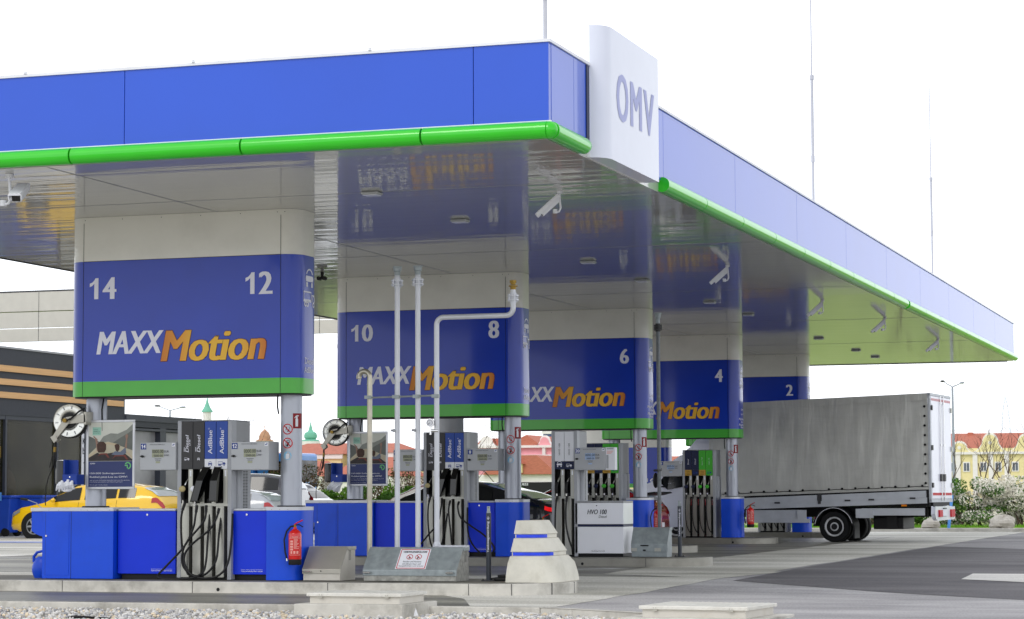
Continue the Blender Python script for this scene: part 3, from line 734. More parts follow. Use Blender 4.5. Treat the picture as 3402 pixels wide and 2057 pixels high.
# --- cabinet at the foot of the left post
def left_cab():
    t = thing('service_cabinet', 'blue two-door cabinet round the left post of the nearest island, above the blue watering can', 'cabinet', (-3.05, 0, KT), 'blue cabinets at the left posts')
    m = MB(); m.box(-3.605, -2.50, 0, .76, KT, 1.083); m.build('body', 'cab_blue', t, bevel=.004)
    m = MB()
    pr = [(-3.605, 1.083), (-3.605, .735), (-3.66, .748), (-3.73, .775), (-3.785, .815), (-3.785, 1.083)]
    m.prism(pr, 'y', .02, .74); m.build('trough', 'cab_blue', t, smooth=True)
    m = MB(); m.box(-3.79, -2.496, -.004, .764, 1.083, 1.135); m.build('top_rail', 'steel_rail', t, bevel=.006)
    m = MB(); m.box(-3.55, -3.185, -.006, 0, .20, 1.06); m.build('door', 'cab_blue', t, bevel=.002)
    m = MB(); m.box(-3.155, -3.15, -.0025, .01, KT, 1.08); m.box(-3.555, -3.55, -.002, .002, .2, 1.06); m.build('joint', 'navy_panel', t)
    m = MB(); m.cyl((-3.535, -.006, .745), .014, .012, (0, -1, 0), 12); m.build('lock', 'chrome', t)
    m = MB()
    for x in (-3.5, -3.35, -3.0, -2.9, -2.75, -2.56): m.cyl((x, -.004, 1.10), .004, .003, (0, -1, 0), 6)
    m.build('rivet', 'dark_grey_panel', t)
    return t
def door_cab(x0, x1, label, tx):
    t = thing('pump_cabinet', label, 'cabinet', ((x0+x1)/2, .12, KT), 'bright blue pump cabinets')
    m = MB(); m.box(x0+.01, x1-.004, .13, .70, .225, 1.08); m.build('body', 'door_blue', t)
    m = MB(); m.box(x0+.0, x1-.0, .105, .128, .225, 1.082); m.build('door', 'door_blue', t, bevel=.006)
    m = MB(); m.box(x0+.0, x1-.0, .10, .70, 1.083, 1.117); m.build('top_strip', 'steel_rail', t, bevel=.012)
    m = MB(); m.box(x0+.04, x1-.01, .16, .68, KT-.002, .225); m.build('plinth', 'black', t)
    m = MB(); m.cyl((tx, .105, 1.035), .014, .012, (0, -1, 0), 12); m.build('lock', 'chrome', t)
    m = MB(); f = plane(.105)
    tx2 = x1-.20
    text(m, 'Tanken bei laufendem Motor verboten', (tx2-.17, tx2+.15, .262, .279), f, .003, bold=.02)
    text(m, 'Rauchen und Hantieren mit offenem Feuer und Licht verboten', (tx2-.17, tx2+.15, .287, .297), f, .003)
    m.build('lettering', 'letter_white', t)
    return t
# --- end base round the right post
def end_base():
    t = thing('post_base', 'blue rounded cabinet round the right post of the nearest island, behind the red extinguisher', 'cabinet', (0.1, .3, KT), 'blue rounded bases at the right posts')
    ol = lambda o: [(-.20-o, -o), (0, -o)]+[wrap(s, 0, o)[:2] for s in [RS*math.pi/2*k/8 for k in range(1, 9)]]+[wrap(RS*math.pi/2+SS+RS*math.pi/2*k/8, 0, o)[:2] for k in range(9)]+[(-.20-o, .76+o)]
    m = MB(); m.prism(ol(-.002), 'z', KT, 1.09); m.build('body', 'cab_blue', t, smooth=True)
    m = MB(); m.prism(ol(.002), 'z', 1.09, 1.138); m.build('top_rail', 'steel_rail', t, smooth=True)
    m = MB()
    for x in (-.12, 0.0, .12): m.cyl((x, -.002, 1.105), .004, .003, (0, -1, 0), 6)
    m.build('rivet', 'dark_grey_panel', t)
    return t
# --- fuel dispenser: columns of nozzles between two frames
def nozzle(par, x, y, z, k, covered=0):
    """handle hangs in its bay; spout up into the boot, hose end down"""
    if covered:
        s_ = 1 if covered == 1 else -.35
        m = MB(); dx = -.10*s_ if covered == 1 else .03
        m.prism([(y-.16, z-.44), (y-.03, z-.44), (y+.02, z+.02), (y-.03, z+.03), (y-.15, z-.16)], 'x', -.052, .052)
        m.xf(lambda p: (x+p[0]+(.02+(z-p[2])*.28 if covered == 1 else .02-(z-p[2])*-.04)*(-1 if covered == 1 else -1)*1.0, p[1], p[2]))
        m.build('nozzle_cover', 'black_gloss', par, bevel=.008)
        return
    m = MB(); m.tube([(x+.035, y+.05, z-.06), (x+.03, y+.01, z-.12), (x+.01, y-.03, z-.19), (x-.005, y-.05, z-.24)], .013, 8)
    b = m.build('nozzle', 'chrome' if k[2] else 'steel', par, smooth=True)
    m = MB(); m.tube([(x-.0, y-.045, z-.22), (x-.015, y-.07, z-.29), (x-.018, y-.07, z-.36), (x-.012, y-.065, z-.42)], [.020, .030, .030, .022], 10)
    m.build('grip', k[0], b, smooth=True)
    if k[1]:
        m = MB(); m.ball((x-.015, y-.095, z-.27), .052, .018, .042, 14, 8); m.build('guard', k[1], b, smooth='all')
    m = MB(); m.tube([(x-.012, y-.065, z-.41), (x-.012, y-.065, z-.50)], [.017, .015], 10); m.build('swivel', 'chrome', b, smooth=True)
def dispenser(label, x0, cols, style, yf=.04, z1=2.31, group='fuel dispensers', hoses=(), side=True, texts=()):
    n = len(cols); pitch = .1745; fw = .058; wdt = fw*2+pitch*n; x1 = x0+wdt
    t = thing('fuel_dispenser', label, 'fuel dispenser', ((x0+x1)/2, yf+.3, KT), group)
    zb, zt = 1.19, 1.655
    m = MB(); m.box(x0+.004, x1-.004, yf+.16, yf+.60, KT+.01, z1); m.box(x0+.004, x1-.004, yf+.02, yf+.16, zt+.005, z1-.001); m.build('housing', 'grey_paint', t, bevel=.004)
    m = MB(); m.box(x0, x0+fw, yf, yf+.155, KT, z1+.002); m.box(x1-fw, x1, yf, yf+.155, KT, z1+.002); m.box(x0, x1, yf-.0, yf+.60, z1+.003, z1+.011); m.build('frame', 'grey_frame', t, bevel=.004)
    for c, (col, sub, txt) in enumerate(cols):
        xa = x0+fw+pitch*c; xb = xa+pitch
        zlow = zt if sub is None else zt+.138
        m = MB(); m.box(xa+.004, xb-.004, yf-.002, yf+.02, zlow, z1-.006); p = m.build('panel', col, t, bevel=.002)
        f = plane(yf-.002)
        if sub:
            m = MB(); m.box(xa+.004, xb-.004, yf-.002, yf+.02, zt, zlow-.002); q = m.build('panel', sub, t)
            m = MB(); cx = (xa+xb)/2
            if sub == 'gold_panel':
                for zz in (.025, .06, .095): dec_rect(m, cx-.03, cx+.045, zt+zz, zt+zz+.008, f, .003); dec_disc(m, cx-.05, zt+zz+.004, .005, f, .003, 8)
                m.build('small_print', 'letter_edge', q)
            elif sub == 'navy_panel':
                (icon_truck if c % 2 else icon_car)(m, cx-.05, zt+.04, .10, f, .003); m.build('pictogram', 'letter_white', q)
            else:
                if txt[0] == 'AdBlue' and c == 2: icon_car(m, cx-.03, zt+.045, .06, f, .003)
                else: icon_truck(m, cx-.055, zt+.045, .11, f, .003)
                m.build('pictogram', 'letter_navy', q)
        m = MB(); s_, h0, h1, wd, mt_, sh = txt; cx = (xa+xb)/2
        text(m, s_, (cx-wd/2, cx+wd/2, h0, h1), f, .003, shear=sh, bold=.02 if wd > .04 else 0, rot=1)
        if s_ == 'Diesel' and style == 'lkw':
            dec_bar(m, (cx-.042, h0+.01), (cx-.042, h0+.07), .008, f, .003)
            if c == 0: text(m, 'LKW', (cx+.03, cx+.052, h0+.09, h0+.18), f, .003, shear=.2, bold=.03, rot=1); icon_truck(m, cx-.04, 1.775, .075, f, .003)
            else: icon_car(m, cx-.02, 1.775, .04, f, .003)
        if s_ == 'AdBlue': dec_ring(m, cx-.02, h1+.02, .007, .010, f, .003, 12)
        m.build('lettering', mt_, p)
        # bay and columns below
        bw = .105
        m = MB(); m.box(xa+.006, xa+bw, yf+.14, yf+.158, zb, zt-.002); m.box(xa+.002, xa+.006, yf+.0, yf+.158, zb, zt); m.box(xa+bw, xa+bw+.004, yf+.01, yf+.158, zb, zt); m.box(xa+.03, xa+.09, yf+.02, yf+.14, zb+.0, zb+.06); m.build('nozzle_bay', 'black', t)
        m = MB(); m.box(xa+bw+.004, xb-.002, yf+.002, yf+.15, zb, zt-.002)
        m.build('column_trim', 'steel', t, bevel=.002)
        m = MB()
        if style == 'lkw' or style == 'hvo':
            m.box(xa+.0, xb-.055, yf+.004, yf+.15, KT+.03, 1.148); m.box(xa, xb, yf+.004, yf+.15, 1.148, zb)
            m.build('lower_panel', 'steel', t, bevel=.002)
            m = MB(); m.box(xb-.055, xb, yf+.13, yf+.15, KT+.03, 1.146); m.build('hose_slot', 'black', t)
        else:
            m.box(xa+.0, xb-.065, yf+.004, yf+.15, KT+.03, 1.14); m.box(xa, xb, yf+.004, yf+.15, 1.14, zb)
            m.build('lower_panel', 'steel', t, bevel=.002)
            m = MB(); m.box(xb-.065, xb, yf+.12, yf+.15, KT+.03, 1.14); m.build('hose_slot', 'black', t)
            m = MB(); m.box(xb-.050, xb-.022, yf+.06, yf+.119, KT+.78, KT+.93); m.box(xb-.05, xb-.022, yf+.04, yf+.10, KT+.03, KT+.07); m.build('hose_guide', 'chrome', t)
        m = MB(); dec_rect(m, xb-.045, xb-.02, zt-.10, zt-.02, plane(yf+.002), .002); m.build('sticker', 'soft_white', t)
    m = MB(); m.box(x0+.02, x1-.02, yf+.03, yf+.5, KT-.003, KT+.03); m.build('plinth', 'black', t)
    # vent louvres on the right-hand side
    m = MB(); m.cyl((x1+.0, yf+.24, KT+.9), .055, .58, n=16); m.box(x1-.004, x1+.008, yf+.17, yf+.60, KT+.93, 1.64); s_ = m.build('side_panel', 'grey_frame', t, smooth=True)
    m = MB()
    for k in range(26):
        for yy in (.34, .43): m.box(x1+.008, x1+.010, yf+yy, yf+yy+.07, KT+.97+k*.0205, KT+.98+k*.0205)
    m.build('vent_slots', 'black', s_)
    # nozzles and hoses
    for c, (kind, pts) in enumerate(hoses):
        xa = x0+fw+pitch*c+.052
        if kind[0] == 'cover': nozzle(t, xa, yf+.02, zt, None, kind[1])
        else: nozzle(t, xa, yf+.05, zt, kind)
        if pts:
            m = MB(); pp = [Vector(p) for p in pts]; sm = []
            for i in range(len(pp)-1):
                a, b, c1, d = pp[max(i-1, 0)], pp[i], pp[i+1], pp[min(i+2, len(pp)-1)]
                for k in range(5):
                    u = k/5; sm.append(.5*((2*b)+(c1-a)*u+(2*a-5*b+4*c1-d)*u*u+(3*b-a-3*c1+d)*u**3))
            sm.append(pp[-1]); m.tube(sm, .0155 if style != 'pet' else .0125, 8)
            m.tube(sm[:4], .021, 8); m.build('hose', 'rubber', t, smooth=True)
    return t
def disp_box(label, x0, x1, z0, z1, y0, num, dep=.34, lit=False, panel=False):
    t = thing('display_box', label, 'price display', ((x0+x1)/2, y0+dep/2, z0), 'grey price displays on the dispensers')
    m = MB(); m.box(x0, x1, y0, y0+dep, z0, z1); b = m.build('case', 'display_grey', t, bevel=.008)
    f = plane(y0)
    sx = (x1-x0)/.548; sz = (z1-z0)/.382
    X = lambda u: x0+u*sx
    Zv = lambda v: z0+v*sz
    m = MB(); dec_rect(m, X(.012), X(.095), Zv(.285), Zv(.365), f, .003); m.build('number_plate', 'letter_navy', b)
    m = MB()
    if len(num) == 2 and num[0] == '1': figure_one(m, X(.020), X(.046), Zv(.298), Zv(.352), f, .005); text(m, num[1], (X(.053), X(.088), Zv(.298), Zv(.352)), f, .005, bold=.05)
    else: w_ = .019*len(num); text(m, num, (X(.053-w_), X(.053+w_), Zv(.298), Zv(.352)), f, .005, bold=.05)
    m.build('number', 'soft_white', b)
    m = MB(); dec_rect(m, X(.185), X(.365), Zv(.175), Zv(.285), f, .003); m.build('screen', 'lcd_lit' if lit else 'lcd', b)
    m = MB(); text(m, '0000.00', (X(.192), X(.36), Zv(.232), Zv(.278)), f, .005); text(m, '0000.00', (X(.215), X(.35), Zv(.182), Zv(.212)), f, .005)
    text(m, 'EUR', (X(.375), X(.443), Zv(.240), Zv(.268)), f, .004); text(m, 'Liter', (X(.375), X(.447), Zv(.192), Zv(.222)), f, .004)
    text(m, 'MESSANLAGE MIT FERNANZEIGE', (X(.15), X(.38), Zv(.345), Zv(.357)), f, .004)
    text(m, 'EUR/Liter', (X(.24), X(.32), Zv(.128), Zv(.142)), f, .004)
    dec_rect(m, X(.225), X(.33), Zv(.152), Zv(.157), f, .004)
    m.build('lettering', 'letter_dark', b)
    m = MB(); dec_rect(m, X(.243), X(.31), Zv(.095), Zv(.122), f, .003); m.build('screen', 'lcd_lit' if lit else 'lcd', b)
    m = MB(); m.cyl((X(.042), y0-.001, Zv(.19)), .017, .022, (0, -1, 0), 14); m.box(X(.042)-.03, X(.042)+.03, y0-.024, y0-.018, Zv(.19)-.008, Zv(.19)+.008); m.build('lock_knob', 'black', b)
    m = MB(); dec_rect(m, X(.487), X(.537), Zv(.320), Zv(.368), f, .003); m.build('sticker', 'soft_white', b)
    m = MB(); dec_bar(m, (X(.497), Zv(.337)), (X(.528), Zv(.352)), .012, f, .0045); m.build('pictogram', 'letter_navy', b)
    return t
DARK = ('dark_grey_panel', None, ('Diesel', 1.885, 2.125, .05, 'letter_white', .2))
ADB = ('panel_blue', 'soft_white', ('AdBlue', 1.86, 2.185, .062, 'letter_white', 0))
mat('panel_blue', '2f4fa6', .4)
yh = -.09
H = lambda pts, y=yh: [(p[0]+.03, y+(p[2] if len(p) > 2 else 0), p[1]) for p in pts]
hA = H([(-1.425, 1.20, .06), (-1.45, 1.0), (-1.45, .65, .02), (-1.44, .35, .1), (-1.40, .22, .12)])
hB = H([(-1.24, 1.16, .05), (-1.24, 1.0), (-1.27, .855), (-1.40, .61), (-1.68, .33), (-1.75, .22, -.08), (-1.68, .178, -.12), (-1.50, .176, -.12), (-1.26, .182, -.1), (-1.13, .25), (-1.09, .40, .03), (-1.09, .7, .08), (-1.095, 1.05, .15)])
hC = H([(-1.095, 1.16, .04), (-1.09, 1.0), (-1.157, .888), (-1.356, .674), (-1.427, .527), (-1.426, .363), (-1.334, .25), (-1.189, .205), (-1.044, .26), (-.937, .431, .03), (-.925, .75, .08), (-.925, 1.0, .15)])
hD = H([(-.905, 1.12, .04), (-.92, 1.0), (-1.01, .839, -.02), (-1.264, .642, -.03), (-1.381, .494, -.03), (-1.371, .347, -.03), (-1.261, .22, -.04), (-1.062, .178, -.05), (-.882, .22), (-.775, .38, .05), (-.755, .7, .12), (-.755, 1.05, .15)])
NZ0 = ('rubber', None, 0); NZg = ('rubber', 'gold_dot', 1); NZp = ('rubber', 'logo_white', 1)
mat('gold_dot', 'b9ab7c', .4)
# ---- first island
lc = left_cab()
cA = door_cab(-2.485, -1.600, 'bright blue pump cabinet left of the nearest dispenser, wide door', -2.03)
cB = door_cab(-.800, -.245, 'narrow bright blue pump cabinet right of the nearest dispenser', -.53)
eb = end_base()
d1 = dispenser('nearest dispenser, two dark grey and two blue columns with bundled black hoses', -1.548, [DARK, DARK, ADB, ADB], 'lkw',
    hoses=[(NZg, hA), (NZp, hB), (('cover', 1), hC), (('cover', 2), hD)])
b14 = disp_box('price display numbered 14 left of the nearest dispenser', -2.10, -1.555, 1.645, 2.027, 0.0, '14')
b12 = disp_box('price display numbered 12, between the nearest dispenser and its right post', -.715, -.155, 1.636, 2.02, -.02, '12')
# ---- poster frames
def poster(label, dx=0, dy=0, dz=0):
    x0, x1, z0, z1, y = -3.03, -2.278, 1.388, 2.352, .19
    t = thing('poster_frame', label, 'poster', ((x0+x1)/2, y, z0), 'framed posters on the left posts')
    m = MB(); e = .034
    m.box(x0, x1, y-.01, y+.012, z0, z0+e); m.box(x0, x1, y-.01, y+.012, z1-e, z1); m.box(x0, x0+e, y-.0095, y+.012, z0+e, z1-e); m.box(x1-e, x1, y-.0095, y+.012, z0+e, z1-e)
    m.build('frame', 'poster_frame', t, bevel=.006)
    m = MB(); m.box(x0+.01, x1-.01, y, y+.01, z0+.01, z1-.01); pp = m.build('print', 'poster_sky', t)
    f = plane(y); U = lambda u: x0+e+u*(x1-x0-2*e); V = lambda v: z0+e+v*(z1-z0-2*e)
    Q = lambda pts: [(U(a), V(b)) for a, b in pts]
    def P(nm, mt_, polys, off):
        mm = MB()
        for p in polys: dec_poly(mm, Q(p), f, off)
        mm.build(nm, mt_, pp)
    P('hill', 'poster_hill', [[(1, .97), (.86, .88), (.66, .82), (.50, .83), (.33, .78), (.25, .70), (.3, .6), (1, .6)]], .001)
    P('hill', 'poster_hill2', [[(1, .88), (.9, .83), (.72, .76), (.55, .68), (.6, .58), (1, .5)], [(0, .79), (.10, .76), (.28, .68), (.3, .6), (0, .5)]], .0015)
    P('road', 'poster_road', [[(.28, .68), (.45, .70), (1, .56), (1, .40), (0, .40), (0, .50)]], .002)
    P('windscreen', 'poster_cream', [[(.26, .66), (.45, .69), (.62, .67), (.72, .64), (.66, .63), (.45, .66), (.3, .64)], [(0, .48), (.18, .57), (.2, .55), (0, .45)], [(1, .46), (.84, .57), (.82, .55), (1, .43)]], .0025)
    P('car_seats', 'poster_car', [[(0, .45), (.2, .53), (.3, .50), (.55, .53), (.8, .53), (1, .42), (1, .40), (0, .40)]], .003)
    P('seat_edge', 'poster_seat', [[(.2, .47), (.27, .52), (.42, .52), (.48, .45), (.44, .45), (.38, .50), (.28, .50)], [(.54, .43), (.6, .49), (.84, .49), (.9, .42), (.86, .42), (.8, .47), (.62, .47)]], .0035)
    P('passenger_arm', 'skin', [[(.19, .55), (.225, .55), (.20, .74), (.165, .76), (.12, .79), (.10, .78), (.15, .74)], [(.82, .60), (.87, .59), (.88, .74), (.90, .79), (.87, .82), (.83, .79), (.85, .73)]], .004)
    P('passenger_hair', 'poster_hair', [[(.19, .66), (.25, .70), (.34, .70), (.40, .66), (.40, .58), (.36, .53), (.22, .53), (.2, .58)], [(.59, .64), (.62, .66), (.68, .66), (.71, .63), (.70, .57), (.66, .54), (.62, .56)]], .0045)
    P('passenger_shirt', 'poster_shirt', [[(.52, .50), (.60, .55), (.72, .54), (.84, .61), (.86, .52), (.78, .49), (.6, .49)]], .004)
    P('text_band', 'poster_blue', [[(0, 0), (1, 0), (1, .395), (0, .395)]], .002)
    P('badge', 'poster_mint', [[(.09, .80), (.28, .80), (.28, .925), (.09, .925)]], .004)
    mm = MB(); BX = lambda a, b, c, d: (U(a), U(b), V(c), V(d))
    text(mm, 'OMV', BX(.04, .155, .352, .372), f, .004, bold=.02)
    text(mm, '150.000 Sofortgewinne:', BX(.035, .835, .190, .222), f, .004, bold=.012); text(mm, 'Rubbel-jetzt-Los zu OMV!', BX(.035, .885, .130, .168), f, .004, bold=.012)
    text(mm, 'Jetzt um mind. € 30 tanken, Rubbellos holen und sofort gewinnen.', BX(.035, .95, .092, .107), f, .004); text(mm, 'Dann Rechnung hochladen und Hauptpreis gewinnen!', BX(.035, .78, .066, .081), f, .004)
    text(mm, 'Mehr Infos unter: www.omv.at/rubbellos', BX(.035, .44, .024, .034), f, .004)
    mm.build('lettering', 'soft_white', pp)
    mm = MB(); text(mm, 'Tanken,', BX(.105, .22, .880, .896), f, .006); text(mm, 'rubbeln &', BX(.105, .25, .853, .870), f, .006); text(mm, 'gewinnen!', BX(.105, .26, .826, .843), f, .006); mm.build('lettering', 'letter_dark', pp)
    mm = MB(); dec_ring(mm, U(.895), V(.325), .033, .051, f, .004, 20, -90, 150); dec_bar(mm, (U(.825), V(.33)), (U(.895), V(.33)), .017, f, .004); dec_bar(mm, (U(.885), V(.33)), (U(.885), V(.285)), .017, f, .0045); mm.build('emblem', 'poster_green', pp)
    return t
po = poster('poster frame with an open-car picture on the left post of the nearest island')
# ---- hose reel
def reel(label):
    cx, cz, cy, r = -3.24, 2.345, .08, .232
    t = thing('hose_reel', label, 'hose reel', (cx, cy+.1, cz), 'silver hose reels on the left posts')
    ax = (.16, -1, .02)
    m = MB(); m.lathe([(.10, -.02), (.12, .0), (.15, .012), (.185, .004), (.225, .012), (r, .02), (r, .0), (.2, -.012), (.1, -.03)], (cx, cy, cz), ax, 40); fl = m.build('front_flange', 'reel_silver', t, smooth=True)
    m = MB(); A = Vector(ax).normalized(); u = A.orthogonal().normalized(); w_ = A.cross(u); c = Vector((cx, cy, cz))
    for k in range(10):
        a = 2*math.pi*k/10; d = u*math.cos(a)+w_*math.sin(a); m.tube([c+d*.165+A*.014, c+d*.21+A*.014], .006, 5)
    m.build('rib', 'grey_frame', fl)
    m = MB(); m.lathe([(.11, -.13), (.11, -.02)], c, ax, 30); m.build('drum', 'black', t, smooth=True)
    m = MB(); m.lathe([(.05, -.15), (.15, -.14), (r, -.13), (r+.003, -.12), (.06, -.125)], c, ax, 40); m.build('rear_flange', 'reel_silver', t, smooth=True)
    m = MB()
    for k in range(5): m.lathe([(.205-.0, -.11+.02*k-.009), (.214, -.11+.02*k), (.205, -.11+.02*k+.009)], c, ax, 30)
    m.build('wound_hose', 'rubber', t, smooth=True)
    m = MB(); m.lathe([(.001, .012), (.108, .012), (.108, .018), (.001, .018)], c, ax, 30); m.lathe([(.20, -.128), (r+.012, -.10), (r+.012, -.035), (.20, -.025)], c, ax, 40); m.build('hub_opening', 'black', t, smooth=True)
    m = MB(); m.box(cx-.06, cx+.02, cy-.06, cy-.035, cz-.05, cz+.04)
    def plate(mm, p, q, w0, w1, y, th=.02):
        dx, dz = q[0]-p[0], q[1]-p[1]; l = math.hypot(dx, dz); nx, nz = -dz/l, dx/l
        mm.prism([(p[0]+nx*w0, p[1]+nz*w0), (q[0]+nx*w1, q[1]+nz*w1), (q[0]-nx*w1, q[1]-nz*w1), (p[0]-nx*w0, p[1]-nz*w0)], 'y', y, y+th)
    plate(m, (cx-.03, cz), (-2.98, cz+.03), .045, .05, cy-.04); plate(m, (cx-.02, cz-.01), (-3.445, 2.10), .045, .03, cy-.07)
    m.box(-3.0, -2.96, cy-.04, cy+.2, cz-.06, cz+.12)
    m.build('arm', 'stainless', t, bevel=.004)
    m = MB(); m.cyl((cx-.03, cy-.05, cz), .03, .05, (0, -1, 0), 14); m.build('axle', 'brass', t, smooth=True)
    m = MB(); m.prism([(-3.49, 2.115), (-3.42, 2.15), (-3.39, 2.08), (-3.44, 2.04)], 'y', cy-.08, cy+.02); m.build('guide', 'stainless', t, bevel=.004)
    m = MB(); x_ = -3.445; m.tube([(x_, cy-.03, 2.06), (x_-.005, cy-.03, 1.95), (x_-.012, cy-.03, 1.82)], [.016, .018, .018], 8); m.tube([(x_-.015, cy-.03, 1.82), (x_-.02, cy-.03, 1.74), (x_-.05, cy-.03, 1.67)], [.022, .02, .012], 8)
    m.tube([(x_-.03, cy-.05, 1.86), (x_-.06, cy-.05, 1.75), (x_-.075, cy-.05, 1.69)], .008, 6); m.build('inflator', 'rubber', t, smooth=True)
    m = MB(); m.tube([(x_-.002, cy-.03, 1.98), (x_-.006, cy-.03, 1.91)], .021, 8); m.build('coupling', 'brass', t, smooth=True)
    m = MB(); m.tube([(x_-.05, cy-.03, 1.67), (x_-.10, cy-.03, 1.56), (x_-.145, cy-.02, 1.42), (x_-.165, cy, 1.27), (x_-.17, cy+.02, 1.165)], .007, 6); m.tube([(-3.0, cy, cz+.17), (-3.08, cy-.04, cz+.12), (cx+.05, cy-.07, cz+.02), (cx-.02, cy-.08, cz-.0)], .012, 6); m.build('hose', 'rubber', t, smooth=True)
    return t
rl = reel('silver hose reel on the left post of the nearest island, air hose hanging down')
def towel(label, drop):
    t = thing('towel_dispenser', label, 'towel dispenser', (-3.2, .2, 1.45), 'black and blue towel dispensers')
    m = MB(); m.lathe([(.001, 0), (.07, 0), (.095, .02), (.098, .30), (.092, .335), (.001, .345)], (-3.355, .1, 1.455), n=24); m.build('roll_housing', 'black_gloss', t, smooth=True)
    m = MB(); m.box(-3.275, -3.255, -.02, .22, 1.46, 1.80); m.box(-3.255, -3.11, .10, .12, 1.59, 1.795); m.build('bracket', 'bracket_blue', t, bevel=.003)
    m = MB(); m.box(-3.275, -3.045, -.04, .16, 1.455, 1.595); b = m.build('glove_box', 'bracket_blue', t, bevel=.004)
    m = MB(); m.box(-3.245, -3.055, -.046, -.04, 1.485, 1.575); m.build('door', 'bracket_blue', b, bevel=.002)
    m = MB(); m.cyl((-3.155, -.046, 1.56), .01, .008, (0, -1, 0), 10); m.build('lock', 'chrome', b)
    m = MB(); rnd = random.Random(3)
    if drop == 0:
        for k in range(7): m.tube([(-3.30+.03*k, -.05, 1.50+rnd.uniform(-.03, .03)), (-3.32+.035*k, -.08, 1.44+rnd.uniform(-.03, .02)), (-3.36+.045*k, -.06, 1.38+rnd.uniform(-.03, .03))], [.02, .028, .008], 6)
        m.grid(lambda a, b: (-3.28+.2*a+.02*math.sin(9*b), -.03+.03*math.sin(7*a+4*b), 1.455-.085*b-.02*math.sin(5*a)), 10, 6)
    else:
        m.grid(lambda a, b: (-3.27+.21*a-.09*b+.012*math.sin(13*a+8*b), -.02-.05*math.sin(math.pi*b)+.018*math.sin(17*a+5*b), 1.462-.155*b+.02*math.sin(6*a)), 18, 14)
        m.grid(lambda a, b: (-3.28+.20*a-.07*b+.01*math.sin(16*a+3*b), .05+.02*math.sin(15*a), 1.462-.16*b+.02*math.sin(5*a)), 14, 10)
    m.build('paper', 'logo_white', t, smooth=True)
    return t
tw = towel('black towel roll housing with blue box and white crumpled gloves, nearest island', 0)
# squeegee handle lying in the trough
t = thing('squeegee', 'black-handled window squeegee sticking out of the trough on the nearest blue cabinet', 'squeegee', (-3.7, .2, 1.13))
m = MB(); m.tube([(-4.12, .30, 1.262), (-4.0, .28, 1.245)], .017, 8); m.build('grip', 'rubber', t, smooth=True)
m = MB(); m.tube([(-4.0, .28, 1.245), (-3.85, .25, 1.20), (-3.74, .22, 1.13)], .007, 6); m.build('handle', 'grey_frame', t)
# watering can
t = thing('watering_can', 'round blue watering can standing against the left end of the nearest cabinet', 'watering can', (-3.75, .1, KT))
m = MB()
def canf(a, b):
    th = 2*math.pi*a; v = b
    rx = .135*math.sin(math.pi*min(1, .12+.80*v))**.55; cxx = -3.70+.03*v
    return (cxx+rx*math.cos(th)*1.0, .12+.085*math.sin(th)*math.sin(math.pi*min(1, .15+.8*v))**.5, KT+.30*v)
m.grid(canf, 24, 12); m.build('body', 'can_blue', t, smooth='all')
m = MB(); m.tube([(-3.80, .12, KT+.22), (-3.80, .12, KT+.30), (-3.75, .12, KT+.355), (-3.68, .12, KT+.372), (-3.62, .12, KT+.365)], [.02, .022, .021, .019, .018], 10)
m.tube([(-3.78, .12, KT+.26), (-3.72, .12, KT+.25), (-3.64, .12, KT+.30), (-3.62, .12, KT+.36)], [.02, .024, .02, .018], 8); m.build('handle', 'can_blue', t, smooth=True)
# fire extinguisher
def extinguisher(label, cx, cy, z, s=1.):
    t = thing('fire_extinguisher', label, 'fire extinguisher', (cx, cy, z), 'red fire extinguishers beside the post bases')
    m = MB(); m.lathe([(.001, .05), (.082, .05), (.088, .07), (.088, .40), (.075, .44), (.04, .47), (.022, .48), (.022, .505), (.001, .505)], (cx, cy, z), n=28); b = m.build('cylinder', 'ext_red', t, smooth=True)
    m = MB(); m.lathe([(.084, 0), (.0885, .01), (.0885, .075), (.084, .08)], (cx, cy, z), n=28); m.build('foot', 'rubber', t, smooth=True)
    f = lambda u, v, o: (cx+(.088+o)*math.sin(.35+u/.088), cy-(.088+o)*math.cos(.35+u/.088), z+v)
    m = MB(); dec_rect(m, -.075, .08, .13, .36, f, .002, 10); m.build('label', 'label_red', b)
    m = MB(); dec_rect(m, -.07, .075, .135, .355, f, .003, 10); m.build('label', 'ext_red', b)
    m = MB()
    for k in range(12): dec_rect(m, -.01, .02+.045*random.Random(k).random(), .215+.0115*k, .221+.0115*k, f, .004, 4)
    text(m, 'PULVER', (-.035, .045, .362, .382), f, .004, bold=.03)
    for k in range(4): dec_rect(m, -.06, -.02, .30-.035*k, .325-.035*k, f, .004, 3)
    for k in range(3): dec_rect(m, -.055+.04*k, -.03+.04*k, .15, .185, f, .004, 3)
    m.build('label_print', 'label_red', b)
    m = MB(); m.cyl((cx, cy, z+.50), .018, .035, n=12); m.build('valve', 'brass', t, smooth=True)
    m = MB(); m.tube([(cx-.01, cy, z+.535), (cx+.03, cy, z+.56), (cx+.11, cy, z+.595)], .009, 6); m.build('lever', 'ext_red', t, smooth=True)
    m = MB(); m.tube([(cx, cy, z+.53), (cx+.06, cy, z+.535), (cx+.115, cy, z+.505)], .008, 6); m.tube([(cx-.01, cy, z+.52), (cx-.06, cy-.01, z+.51), (cx-.115, cy-.015, z+.45), (cx-.15, cy-.02, z+.33), (cx-.135, cy-.02, z+.17), (cx-.11, cy-.02, z+.08)], .012, 8); m.build('hose', 'rubber', t, smooth=True)
    m = MB(); m.tube([(cx-.112, cy-.02, z+.085), (cx-.106, cy-.02, z+.05)], .013, 8); m.build('nozzle', 'chrome', t, smooth=True)
    return t
ex = extinguisher('red fire extinguisher on the blue post base of the nearest island', .262, -.085, .365)
